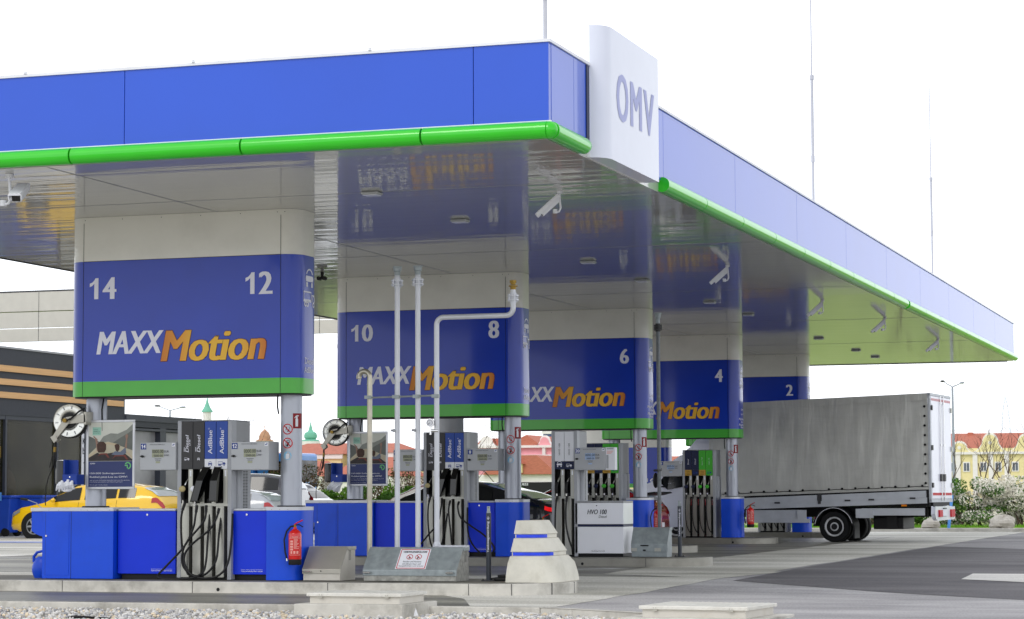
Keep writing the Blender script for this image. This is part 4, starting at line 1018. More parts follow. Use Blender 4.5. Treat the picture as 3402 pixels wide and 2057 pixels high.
# ---- second island: the same equipment again
def rep(o, i, label, dx=0): return copy_tree(o, (dx, SY[i]-SY[0], ghz(SY[i])-ghz(0)), label)
rep(lc, 1, 'blue cabinet round the left post behind the small stainless box'); rep(cA, 1, 'bright blue pump cabinet behind the two thin white vent pipes'); rep(cB, 1, 'bright blue pump cabinet behind the dark grounding post of the nearest island')
rep(eb, 1, 'blue rounded base of the right post, behind the concrete buffer block'); rep(po, 1, 'framed poster of two people in an open car, partly behind the hooked vent pipe')
rep(rl, 1, 'silver hose reel left of the poster that stands behind the hooked pipe')
tw2 = towel('black towel roll housing with a white bag hanging from its blue box, second island', 1); tw2.location = Vector(tw2.location)+Vector((0, SY[1], ghz(SY[1])))
hA2 = [(-1.39, -.03, 1.20), (-1.41, -.09, 1.0), (-1.41, -.09, .7), (-1.38, -.06, .4), (-1.33, 0, .25)]
hB2 = [(-1.17, -.04, 1.16), (-1.17, -.09, 1.0), (-1.24, -.09, .72), (-1.42, -.12, .5), (-1.56, -.14, .3), (-1.45, -.1, .2), (-1.22, 0, .3), (-1.1, .05, .9)]
hC2 = [(-1.02, -.03, 1.12), (-1.03, -.09, .95), (-1.0, -.08, .6), (-.98, -.05, .3), (-.97, 0, .22)]
hD2 = [(-.86, -.03, 1.10), (-.86, -.09, 1.0), (-.80, -.1, .82), (-.60, -.14, .68), (-.35, -.16, .52), (-.18, -.14, .32), (-.25, -.12, .2), (-.45, -.1, .22), (-.68, -.03, .5), (-.73, .05, 1.0)]
d2 = dispenser('dispenser with two dark grey and two blue columns behind the white standpipe with the gauge', -1.548, [DARK, DARK, ADB, ADB], 'lkw',
    hoses=[(NZg, hA2), (NZp, hB2), (('cover', 1), hC2), (('cover', 2), hD2)])
d2.location = Vector(d2.location)+Vector((0, SY[1], ghz(SY[1])))
for o_, lab, nn in ((b14, 'price display numbered 10, partly behind a white pipe', '10'), (b12, 'price display numbered 8 left of the second right-hand post', '8')):
    xa, xb = (-2.10, -1.555) if nn == '10' else (-.715, -.155)
    q = disp_box(lab, xa, xb, 1.64, 2.022, 0, nn); q.location = Vector(q.location)+Vector((0, SY[1], ghz(SY[1])))
e2 = copy_tree(ex, (1.02-.262+.0, SY[1]-.1+.3, .04), 'red fire extinguisher whose lever peeks out above the concrete block'); e2.location.x = .62; e2.location.y = 9.75; e2.location.z = .36
# ---- HVO dispenser and cabinet on the second island
g2 = ghz(SY[1]); Yh = 9.72
HV = ('soft_white', 'navy_panel', ('HVO 100', 1.90, 2.10, .030, 'letter_dark', 0))
hh = lambda x: [(x, Yh-.02, 1.19), (x+.01, Yh-.08, 1.0), (x+.02, Yh-.09, .6), (x+.05, Yh-.04, .3)]
dh = dispenser('white HVO 100 dispenser with two columns, left of the white cabinet', .79, [HV, HV], 'hvo', yf=0, z1=2.31, hoses=[(NZ0, [(.90, -.03, 1.19), (.885, -.08, 1.0), (.875, -.09, .6), (.86, -.06, .3), (.88, 0, .2)]), (('rubber', None, 1), [(1.075, -.03, 1.19), (1.07, -.08, 1.0), (1.08, -.1, .7), (1.13, -.1, .45), (1.17, -.05, .3), (1.17, 0, .2)])])
dh.location = Vector(dh.location)+Vector((0, Yh, g2))
t = thing('pump_cabinet', 'white pump cabinet lettered HVO 100 Diesel with a dark band', 'cabinet', (1.64, Yh+.3, KT+g2))
zb_ = KT+g2
m = MB(); m.box(1.21, 2.075, Yh, Yh+.62, zb_+.055, .74); m.box(1.21, 2.075, Yh, Yh+.62, .785, 1.148); bd = m.build('body', 'logo_white', t, bevel=.005)
m = MB(); m.box(1.213, 2.072, Yh+.004, Yh+.616, .74, .785); m.build('band', 'navy_panel', t)
m = MB(); m.box(1.207, 2.078, Yh-.003, Yh+.623, 1.149, 1.185); m.build('top_strip', 'grey_paint', t, bevel=.008)
m = MB(); m.box(1.25, 2.05, Yh+.04, Yh+.58, zb_-.003, zb_+.055); m.build('plinth', 'black', t)
f = plane(Yh); m = MB(); text(m, 'HVO 100', (1.431, 1.78, .955, 1.036), f, .004, shear=.22, bold=.02); text(m, 'Diesel', (1.635, 1.78, .893, .935), f, .004, shear=.22)
text(m, 'Tanken bei laufendem Motor verboten', (1.50, 1.74, .315, .327), f, .004, bold=.01); text(m, 'Rauchen und Hantieren mit offenem Feuer verboten', (1.50, 1.74, .333, .342), f, .004); m.build('lettering', 'letter_dark', bd)
m = MB(); m.cyl((1.60, Yh, 1.105), .011, .012, (0, -1, 0), 10); m.build('lock', 'chrome', bd)
q = disp_box('price display numbered 20 above the white HVO cabinet', 1.225, 1.775, 1.712, 2.10, Yh-.05, '20', lit=True)
t = thing('notice_board', 'narrow light grey instruction board right of the display numbered 20', 'notice board', (1.86, Yh, 1.71))
m = MB(); m.box(1.778, 1.945, Yh-.045, Yh+.10, 1.712, 2.10); m.build('case', 'soft_white', t, bevel=.004)
m = MB(); f = plane(Yh-.045); dec_rect(m, 1.80, 1.92, 2.065, 2.085, f, .003); dec_rect(m, 1.79, 1.83, 1.74, 1.97, f, .003); m.build('print', 'grey_frame', t)
m = MB()
for k in range(3): dec_rect(m, 1.80, 1.92-.02*k, 2.03-.02*k, 2.038-.02*k, f, .004)
m.build('print', 'label_red', t)
# ---- four-column petrol dispensers on the far islands
PET = [('navy_panel', 'gold_panel', ('Diesel', 1.92, 2.06, .035, 'letter_white', .2)), ('navy_panel', 'navy_plain', ('Diesel', 1.92, 2.06, .035, 'letter_white', .2)),
       ('green_panel', 'gold_panel', ('Super 100', 1.90, 2.10, .030, 'letter_white', .2)), ('green_panel', 'green_panel2', ('Super 95', 1.92, 2.08, .030, 'letter_white', .2))]
def phose(x): return [(x, -.02, 1.19), (x-.005, -.07, 1.0), (x-.005, -.09, .7), (x+.02, -.08, .45), (x+.075, -.04, .3), (x+.10, .02, .29)]
pet = None
for i, x0, lab in ((2, -1.12, 'petrol dispenser with navy and green columns behind the display numbered 20'), (3, -1.155, 'four-column navy and green dispenser left of the post under the sign numbered 4'), (4, -1.155, 'farthest petrol dispenser, only its foot visible under the truck')):
    if pet is None:
        pet = dispenser(lab, x0, PET, 'pet', yf=.02, z1=2.27, hoses=[((('rubber'), c_, 0), phose(x0+.058+.1745*k+.04)) for k, c_ in enumerate(('navy_panel', 'navy_panel', 'green_panel', 'green_panel'))])
        pet.location = Vector(pet.location)+Vector((0, SY[2], ghz(SY[2]))); base = (SY[2], ghz(SY[2]), x0)
    else: copy_tree(pet, (x0-base[2], SY[i]-base[0], ghz(SY[i])-base[1]), lab)
for i in (2, 3, 4):
    rep(lc, i, ['', '', 'blue cabinet round the left post under the sign numbered 6', 'blue cabinet round the left post under the sign numbered 4', 'blue cabinet round the left post under the sign numbered 2'][i])
    rep(eb, i, ['', '', 'blue rounded post base right of the white HVO cabinet', 'blue rounded post base right of the four-column dispenser', 'blue rounded post base seen under the truck'][i])
    e_ = copy_tree(ex, (0, 0, 0), ['', '', 'red fire extinguisher showing between the grey standpipe and the red car', 'red fire extinguisher with a yellow tag beside the truck side guard', 'red fire extinguisher on the farthest blue base'][i])
    e_.location = (.44 if i == 2 else .50, SY[i]+.12, .40+ghz(SY[i]))
q = disp_box('price display numbered 4, right of the grey standpipe', -1.735, -1.16, 1.64, 2.01, 0, '4', lit=True); q.location = Vector(q.location)+Vector((0, SY[3], ghz(SY[3])))

# =================================================================== THINGS ON THE ISLANDS
def slope_box(label, x0, x1, y0, dep, z0, zf, zt, slope, mats, group, lid=.06, lip=.03):
    t = thing('service_box', label, 'metal box', ((x0+x1)/2, y0+dep/2, z0), group)
    m = MB(); m.prism([(y0+.012, z0), (y0+.012, zf-lid), (y0+.012, zf-.01), (y0+slope, zt-.012), (y0+dep-.01, zt-.012), (y0+dep-.01, z0)], 'x', x0+.012, x1-.012); b = m.build('body', mats[1], t, bevel=.003)
    m = MB(); th = .012
    m.prism([(y0, zf-lid), (y0, zf), (y0+slope, zt), (y0+dep, zt), (y0+dep, zt-.03), (y0+dep-.008, zt-.03), (y0+dep-.008, zt-th), (y0+slope+.004, zt-th), (y0+.008, zf-.004), (y0+.008, zf-lid)], 'x', x0, x1)
    m.box(x1-.008, x1+.0015, y0+slope+.02, y0+dep, zt-.045, zt-.001)
    l = m.build('lid', mats[0], t, bevel=.003)
    return t, b, l
t, b, l = slope_box('small stainless box with a sloping lid right of the extinguisher', .31, .865, .05, .55, KT, .305, .60, .25, ('stainless', 'stainless_light'), None)
m = MB(); m.tube([(.325, .05, .272), (.33, .02, .272), (.44, .02, .272), (.445, .05, .272)], .010, 8); m.build('handle', 'chrome', l, smooth=True)
m = MB(); m.cyl((.58, .051, .280), .009, .004, (0, -1, 0), 10); m.build('keyhole', 'black', l)
m = MB()
for k in range(14): m.box(.8535, .855, .36, .44, .42+.0115*k, .424+.0115*k)
m.build('vent_slots', 'black', b)
t, b, l = slope_box('long galvanised box with sloping lid and red-bordered safety sign', 1.175, 2.50, .07, .52, KT, .300, .592, .26, ('galvanised', 'galvanised_rough'), None, lid=.075)
for x in (1.19, 2.36):
    m = MB(); m.tube([(x, .07, .268), (x+.005, .04, .268), (x+.10, .04, .268), (x+.105, .07, .268)], .011, 8); m.build('handle', 'chrome', l, smooth=True)
m = MB()
for k in range(16): m.box(2.488, 2.4895, .42, .50, .40+.0105*k, .4035+.0105*k)
m.build('vent_slots', 'black', b)
y0, zf, sl, zt = .07, .300, .26, .592
L_ = math.hypot(sl, zt-zf); ny, nz_ = -(zt-zf)/L_, sl/L_
fs_ = lambda u, v, o: (u, y0+sl*v+ny*o, zf+(zt-zf)*v+nz_*o)
m = MB(); m.add([fs_(1.63, .04, .004), fs_(2.062, .04, .004), fs_(2.062, .93, .004), fs_(1.63, .93, .004)], [(0,1,2,3)]); sg = m.build('safety_sign', 'soft_white', l)
m = MB(); a_, b_, c_, d_ = 1.643, 2.049, .06, .91; w1, w2 = .010, .028
for q in ((a_, b_, c_, c_+w2), (a_, b_, d_-w2, d_), (a_, a_+w1, c_+w2, d_-w2), (b_-w1, b_, c_+w2, d_-w2)): dec_rect(m, *q, fs_, .006)
for cx in (1.79, 1.915):
    m.grid(lambda a, b: fs_(cx+(.037+.008*b)*math.cos(2*math.pi*a), .57+(.037+.008*b)/L_*math.sin(2*math.pi*a), .006), 26, 1); dec_bar(m, (cx-.028, .57+.07), (cx+.028, .57-.07), .012, fs_, .0065)
m.build('border', 'red_print', sg)
m = MB(); text(m, 'TANKWAGENABFÜLLZONE', (1.678, 2.018, .75, .85), fs_, .006, bold=.01)
text(m, 'Rauchen und Hantieren', (1.715, 1.975, .33, .40), fs_, .006); text(m, 'mit offenem Feuer und', (1.713, 1.973, .23, .30), fs_, .006); text(m, 'feuergefährlichem Licht verboten', (1.67, 2.02, .125, .205), fs_, .006)
dec_bar(m, (1.782, .50), (1.792, .56), .02, fs_, .0055); dec_bar(m, (1.905, .49), (1.912, .60), .018, fs_, .0055); m.build('lettering', 'letter_dark', sg)
t, b, l = slope_box('galvanised box with a black handle at the foot of the grey standpipe', 2.205, 2.845, 9.72, .36, KT+g2, .455, .728, .16, ('galvanised', 'galvanised'), None, lid=.14)
m = MB(); m.tube([(2.38, 9.72, .425), (2.385, 9.68, .425), (2.50, 9.68, .425), (2.505, 9.72, .425)], .010, 8); m.build('handle', 'rubber', l, smooth=True)
m = MB(); m.box(2.415, 2.465, 9.712, 9.72, .33, .355); m.build('lock', 'black', l)
m = MB(); m.box(2.21, 2.31, 9.714, 9.72, .325, .38); m.box(2.62, 2.73, 9.714, 9.72, .325, .38); m.build('vent_plate', 'steel', l)
# --- vent pipes behind the galvanised box
def flange(m, x, y, z, r=.083):
    m.cyl((x, y, z-.035), r, .014, n=16); m.cyl((x, y, z+.021), r, .014, n=16)
    for k in range(6):
        a = 2*math.pi*k/6; m.cyl((x+r*.8*math.cos(a), y+r*.8*math.sin(a), z-.05), .010, .10, n=6)
    m.cyl((x, y, z-.07), .045, .14, n=14)
YP = .7
pm = 'pipe_paint'
for x, nm in ((1.424, 'left one of the two tall straight white vent pipes'), (1.723, 'right one of the two tall straight white vent pipes')):
    t = thing('vent_pipe', nm, 'vent pipe', (x, YP, KT), 'white vent pipes behind the galvanised box')
    m = MB(); m.cyl((x, YP, KT), .0355, 4.12-KT, n=20); m.build('pipe', pm, t, smooth=True)
    m = MB(); flange(m, x, YP, 4.18); m.lathe([(.045, 4.25), (.038, 4.27), (.038, 4.29)], (x, YP, 0), n=14); m.build('flange', pm, t, smooth=True)
    m = MB(); m.lathe([(.040, 4.28), (.042, 4.33), (.055, 4.34), (.056, 4.385), (.066, 4.39), (.066, 4.402)], (x, YP, 0), n=18); m.build('vent_cap', 'galvanised', t, smooth=True)
    m = MB(); m.cyl((x-.03, YP-.03, 2.165), .016, .05, (-.6, -1, 0), 10); m.cyl((x-.03, YP-.02, 2.165), .022, .02, (-.6, -1, 0), 10); m.build('test_tap', 'chrome', t, smooth=True)
t = thing('vent_pipe', 'white vent pipe that turns sideways at the top and carries a pressure gauge', 'vent pipe', (1.99, YP, KT), 'white vent pipes behind the galvanised box')
x3, x4, zb3 = 1.995, 3.09, 3.69
def arc(cx, cz, r, a0, a1, n=8): return [(cx+r*math.cos(R(a0+(a1-a0)*k/n)), YP, cz+r*math.sin(R(a0+(a1-a0)*k/n))) for k in range(n+1)]
m = MB(); m.tube([(x3, YP, .6)]+arc(x3+.10, zb3-.10, .10, 180, 90)+arc(x4-.10, zb3+.10, .10, 270, 360)+[(x4, YP, 3.87)], .0355, 20); m.build('pipe', pm, t, smooth=True)
m = MB(); flange(m, x4, YP, 3.925, .078); m.cyl((x4, YP, 3.99), .034, .05, n=14); m.build('flange', pm, t, smooth=True)
m = MB(); m.cyl((x4, YP, 4.035), .04, .05, n=14); m.cyl((x4, YP, 4.075), .064, .014, n=8); m.cyl((x4, YP, 4.10), .035, .03, n=14); m.cyl((x4, YP, 4.125), .05, .035, n=6); m.build('vent_cap', 'brass', t)
m = MB(); m.cyl((x3-.07, YP-.05, 2.26), .058, .03, (0, -1, 0), 28); gg = m.build('gauge', 'chrome', t, smooth=True)
m = MB(); m.cyl((x3-.07, YP-.080, 2.26), .049, .003, (0, -1, 0), 28); m.build('dial', 'soft_white', gg)
m = MB(); f = plane(YP-.083); dec_bar(m, (x3-.07, 2.26), (x3-.10, 2.235), .006, f, .002); dec_ring(m, x3-.07, 2.26, .036, .039, f, .002, 20, -40, 220); m.build('needle', 'black', gg)
m = MB(); m.tube([(x3-.07, YP-.05, 2.21), (x3-.07, YP-.05, 2.10)], .014, 8); m.cyl((x3-.09, YP-.04, 2.155), .022, .12, (1, .2, 0), 10); m.build('valve', 'chrome', gg, smooth=True)
m = MB(); m.cyl((x3, YP, .62), .052, .012, n=16); m.lathe([(.055, .60), (.04, .66)], (x3, YP, 0), n=16); m.box(x3-.05, x3+.42, YP-.03, YP+.12, .585, .615); m.build('foot', pm, t, smooth=True)
t = thing('vent_pipe', 'hooked steel vent pipe, lowest and leftmost of the pipes', 'vent pipe', (1.02, YP, KT), 'white vent pipes behind the galvanised box')
m = MB(); m.tube([(1.02, YP, KT), (1.02, YP, 2.88)]+[(1.02-.08+.08*math.cos(R(a)), YP, 2.90+.08*math.sin(R(a))) for a in range(15, 196, 15)], .0355, 20); m.build('pipe', 'pipe_steel', t, smooth=True)
t = thing('brace_rod', 'thin horizontal threaded rod tying the four vent pipes together', 'rod', (1.5, YP-.05, 2.62))
m = MB(); m.tube([(1.02, YP-.05, 2.615), (1.99, YP-.05, 2.63)], .012, 8); m.build('rod', 'galvanised', t)
m = MB()
for x in (1.02, 1.424, 1.723, 1.995): m.cyl((x, YP, 2.60), .042, .04, n=16); m.box(x-.05, x+.05, YP-.07, YP-.02, 2.60, 2.645)
m.build('clamp', 'galvanised', t, smooth=True)
# --- grey standpipe on the second island
mat('galv_dark', '6f7478', .5, metal=.4, vary=.2, scale=15)
t = thing('standpipe', 'tall dark grey standpipe rising from the galvanised box by the white cabinet', 'standpipe', (2.62, 10.0, KT+g2))
m = MB(); m.cyl((2.60, 10.15, .6), .034, 3.52, n=18); m.build('pipe', 'galv_dark', t, smooth=True)
m = MB(); flange(m, 2.60, 10.15, 4.17, .075); m.cyl((2.60, 10.15, 1.69), .045, .03, n=12); m.cyl((2.52, 10.1, 1.70), .02, .1, (1, -.3, 0), 8); m.build('flange', 'dark_grey_panel', t, smooth=True)
m = MB(); m.lathe([(.036, 4.24), (.036, 4.33), (.05, 4.34), (.052, 4.40), (.064, 4.41), (.064, 4.425)], (2.60, 10.15, 0), n=18); m.build('vent_cap', 'galvanised', t, smooth=True)
# --- grounding posts
mat('post_dark', '3a3f48', .4)
def gpost(label, x, y, z0, zt):
    t = thing('grounding_post', label, 'post', (x, y, z0), 'dark posts lettered Tankwagenerdung')
    m = MB(); m.cyl((x, y, z0), .034, zt-.09-z0, n=20); b = m.build('post', 'post_dark', t, smooth=True)
    m = MB(); m.box(x-.024, x+.024, y-.012, y+.012, zt-.10, zt-.065); m.box(x-.021, x+.021, y-.006, y+.006, zt-.065, zt); m.build('clamp_plate', 'galvanised', t, bevel=.003)
    m = MB(); m.cyl((x, y-.0065, zt-.02), .005, .003, (0, -1, 0), 8); m.build('hole', 'black', t)
    m = MB(); m.box(x-.09, x+.09, y-.05, y+.09, z0, z0+.010)
    for dx in (-.07, .07): m.cyl((x+dx, y-.03, z0), .01, .03, n=6)
    m.build('foot_plate', 'dark_grey_panel', t)
    f = lambda u, v, o: (x+(.034+o)*math.sin(.15+u/.034), y-(.034+o)*math.cos(.15+u/.034), v)
    m = MB(); text(m, 'Tankwagenerdung', (-.017, .017, zt-.61, zt-.20), f, .002, bold=.03, rot=1)
    dec_bar(m, (0, zt-.18), (0, zt-.13), .004, f, .002); dec_bar(m, (-.02, zt-.155), (.02, zt-.155), .004, f, .0025); dec_bar(m, (-.013, zt-.165), (.013, zt-.165), .004, f, .0025); dec_bar(m, (-.007, zt-.175), (.007, zt-.175), .004, f, .0025)
    m.build('lettering', 'letter_white', b)
gpost('dark grounding post between the galvanised box and the concrete block', 2.80, .5, KT-.005, 1.137)
gpost('dark grounding post right of the galvanised box with the black handle', 3.005, 9.95, KT+g2-.005, 1.18)
# --- concrete buffer block
t = thing('buffer_block', 'stepped white concrete block with two blue reflective bands on the rounded island end', 'concrete block', (3.6, .5, KT))
def ring_(xl, xr, yf_, yb_, rc, z):
    pts = [(xl, yf_), (xr-rc, yf_)]+[(xr-rc+rc*math.sin(a), yf_+rc-rc*math.cos(a)) for a in [R(15*k) for k in range(1, 6)]]+[(xr, yf_+rc), (xr, yb_-rc)]+[(xr-rc+rc*math.cos(a), yb_-rc+rc*math.sin(a)) for a in [R(15*k) for k in range(1, 6)]]+[(xr-rc, yb_), (xl, yb_)]
    return [(x, y, z) for x, y in pts]
def loft(m, rings):
    n = len(rings[0]); vs = [p for r_ in rings for p in r_]; fs = [tuple(range(n-1, -1, -1)), tuple(range((len(rings)-1)*n, len(rings)*n))]
    for k in range(len(rings)-1):
        for j in range(n): j2 = (j+1) % n; fs.append((k*n+j, k*n+j2, (k+1)*n+j2, (k+1)*n+j))
    return m.add(vs, fs)
xo, yo = .01, -.12
def tier(prs, mt_, nm, sm=True):
    m = MB(); loft(m, [ring_(xl+xo, xr+xo, yf_+yo, yb_, .26, z) for xl, xr, yf_, yb_, z in prs]); return m.build(nm, mt_, t, smooth=sm, bevel=.006 if sm else 0)
tier([(3.22, 3.90, .02, 1.20, KT-.004), (3.225, 3.885, .035, 1.19, .26), (3.235, 3.85, .07, 1.16, .40), (3.25, 3.78, .13, 1.10, .492)], 'concrete_block', 'bottom_tier')
tier([(3.27, 3.755, .15, 1.08, .493), (3.27, 3.755, .15, 1.08, .545)], 'concrete_block', 'neck')
tier([(3.255, 3.77, .135, 1.09, .546), (3.28, 3.665, .20, 1.02, .722)], 'concrete_block', 'middle_tier')
tier([(3.295, 3.65, .215, 1.0, .723), (3.295, 3.65, .215, 1.0, .775)], 'concrete_block', 'neck')
tier([(3.28, 3.665, .20, 1.01, .776), (3.30, 3.56, .25, .96, .952)], 'concrete_block', 'top_tier')
for (a, b_, yf_, z0, z1) in ((3.285, 3.755, .15, .497, .541), (3.31, 3.65, .215, .727, .771)):
    m = MB()
    pr = [p[:2] for p in ring_(a+xo, b_+xo+.003, yf_+yo-.003, 1.0, .26, 0)][:8]; inn = [(x-.002, y+.002) for x, y in pr]
    n = len(pr); m.add([(x, y, z0) for x, y in pr]+[(x, y, z1) for x, y in pr], [(k, k+1, k+1+n, k+n) for k in range(n-1)]); m.build('reflective_band', 'reflect_blue', t, smooth=True)
# --- traffic cone behind the block
t = thing('traffic_cone', 'leaning red and white traffic post standing behind the concrete block', 'traffic cone', (3.0, .62, KT))
m = MB(); m.box(2.83, 3.30, .50, .86, KT-.002, KT+.04); m.box(2.90, 3.22, .56, .80, KT+.04, KT+.075); m.build('foot', 'rubber', t, bevel=.01)
zz = [KT+.07, .36, .42, .52, .585, .66, .70, .725]; rr_ = [.055, .045, .043, .04, .038, .036, .034, .03]; lean = lambda z: 3.06+(z-.2)*.19
for k, mt_ in enumerate(('cone_red', 'soft_white', 'cone_red', 'soft_white', 'cone_red', 'cone_red', 'cone_red')):
    m = MB(); m.tube([(lean(zz[k]), .66, zz[k]), (lean(zz[k+1]), .66, zz[k+1])], [rr_[k], rr_[k+1]], 18); m.build('band', mt_, t, smooth=True)
# --- hatches in front
mat('tread_plate', 'dcdad3', .5, metal=.25, vary=.08, scale=5, dirt=.2, dirtcol='a8a293')
def hatch(label, x0, x1, y0, y1, zt_, pl, yaw=0., g=0):
    t = thing('hatch_box', label, 'hatch', ((x0+x1)/2, (y0+y1)/2, -.1), 'low metal hatches in the gravel')
    cx, cy = (x0+x1)/2, (y0+y1)/2
    rt = lambda p: (cx+(p[0]-cx)*math.cos(yaw)-(p[1]-cy)*math.sin(yaw), cy+(p[0]-cx)*math.sin(yaw)+(p[1]-cy)*math.cos(yaw), p[2])
    m = MB(); m.box(pl[0], pl[1], pl[2], pl[3], -.2, pl[4]); m.xf(rt).build('plinth', 'kerb_concrete', t, bevel=.008)
    m = MB(); m.box(x0+.03, x1-.03, y0+.03, y1-.03, pl[4]-.01, zt_-.035); m.xf(rt).build('frame', 'stainless_light', t)
    m = MB(); m.box(x0, x1, y0, y1, zt_-.036, zt_); lid = m.xf(rt).build('lid', 'tread_plate', t, bevel=.004)
    m = MB(); n = int((x1-x0)/.065)
    for k in range(n): m.box(x0+.02+k*.065, x0+.05+k*.065, y0+.01, y1-.01, zt_+.0003, zt_+.003)
    for k in range(int((y1-y0)/.05)): m.box(x1+.0003, x1+.003, y0+.015+k*.05, y0+.045+k*.05, zt_-.034, zt_-.003)
    for k in range(int((x1-x0)/.055)):
        a = x0+.015+k*.055; m.prism([(a, zt_-.03), (a+.006, zt_-.03), (a+.03, zt_-.006), (a+.024, zt_-.006)], 'y', y0-.003, y0-.0003)
    m.xf(rt).build('tread_pattern', 'tread_plate', lid)
    for hx in (x0+.15*(x1-x0), x1-.15*(x1-x0)):
        m = MB(); m.box(hx-.025, hx+.025, y0-.006, y0+.02, zt_-.052, zt_-.037)
        for dx in (-.013, .013): m.cyl((hx+dx, y0-.001, zt_-.02), .005, .005, (0, -1, 0), 8)
        m.xf(rt).build('hinge', 'stainless', t)
hatch('low tread-plate hatch on a concrete plinth, beside the white paper scrap', 2.36, 3.50, -4.55, -3.72, .19, (2.28, 3.58, -4.72, -3.60, .075))
hatch('low tread-plate hatch at the corner of the asphalt, bottom right', 6.62, 7.78, -5.85, -4.85, .15, (6.48, 7.93, -6.02, -4.72, .035), yaw=-.09)
t = thing('paper_scrap', 'small pointed white scrap standing in the gravel beside the hatch', 'scrap', (3.93, -4.9, -.05))
m = MB(); m.add([(3.63, -4.5, -.06), (3.70, -4.52, -.06), (3.655, -4.5, .035), (3.66, -4.46, -.05)], [(0,1,2), (1,3,2), (3,0,2), (0,3,1)]); m.build('paper', 'soft_white', t)
solo('cable_end', MB().tube([(.18, -6.05, -.035), (.28, -6.1, -.02), (.38, -6.08, -.025), (.50, -6.0, -.04), (.62, -5.9, -.05)], .012, 6).tube([(.3, -6.15, -.03), (.42, -6.12, -.025), (.55, -6.05, -.04)], .012, 6), 'rubber', 'short black cable end lying on the gravel', 'cable')
mat('faded_red', 'd9a3aa', .5); mat('red_dark', '6a1420', .25, coat=1.); mat('window_band', 'b5b7b2', .5); mat('brown_red', '7c3a22', .8); mat('store_dark2', '4a4d56', .6)
mat('window_haze', '8f8f92', .3, vary=.3, scale=.8); mat('leaf_fresh', '6ea626', .8, vary=.3)
# =================================================================== VEHICLES
def lerp_tab(tab, x):
    if x <= tab[0][0]: return tab[0][1]
    for (a, va), (b, vb) in zip(tab, tab[1:]):
        if x <= b:
            t = (x-a)/(b-a); t = t*t*(3-2*t)*.5+t*.5; return va+(vb-va)*t
    return tab[-1][1]
CARS = {
 'hatch': dict(belt=[(0,.40),(.02,.47),(.10,.56),(.25,.635),(.5,.66),(.8,.70),(.95,.73),(.985,.62),(1,.45)], roof=[(.24,.635),(.33,.80),(.43,.945),(.55,1.),(.7,.985),(.84,.93),(.90,.86),(.965,.73)], ws=(.27,.42), rg=(.865,.955), sw=[(.30,.47),(.50,.70),(.715,.82)]),
 'suv': dict(belt=[(0,.42),(.02,.52),(.08,.58),(.22,.64),(.5,.67),(.8,.70),(.96,.72),(.99,.60),(1,.45)], roof=[(.21,.64),(.30,.82),(.38,.96),(.5,1.),(.75,.985),(.88,.94),(.93,.86),(.975,.72)], ws=(.235,.36), rg=(.90,.965), sw=[(.27,.43),(.455,.66),(.68,.86)]),
 'coupe': dict(belt=[(0,.40),(.02,.48),(.10,.57),(.25,.64),(.5,.66),(.8,.72),(.93,.74),(.98,.66),(1,.45)], roof=[(.25,.64),(.35,.82),(.45,.96),(.55,1.),(.66,.97),(.80,.86),(.92,.74)], ws=(.28,.43), rg=(.70,.90), sw=[(.31,.50),(.52,.73)]),
}
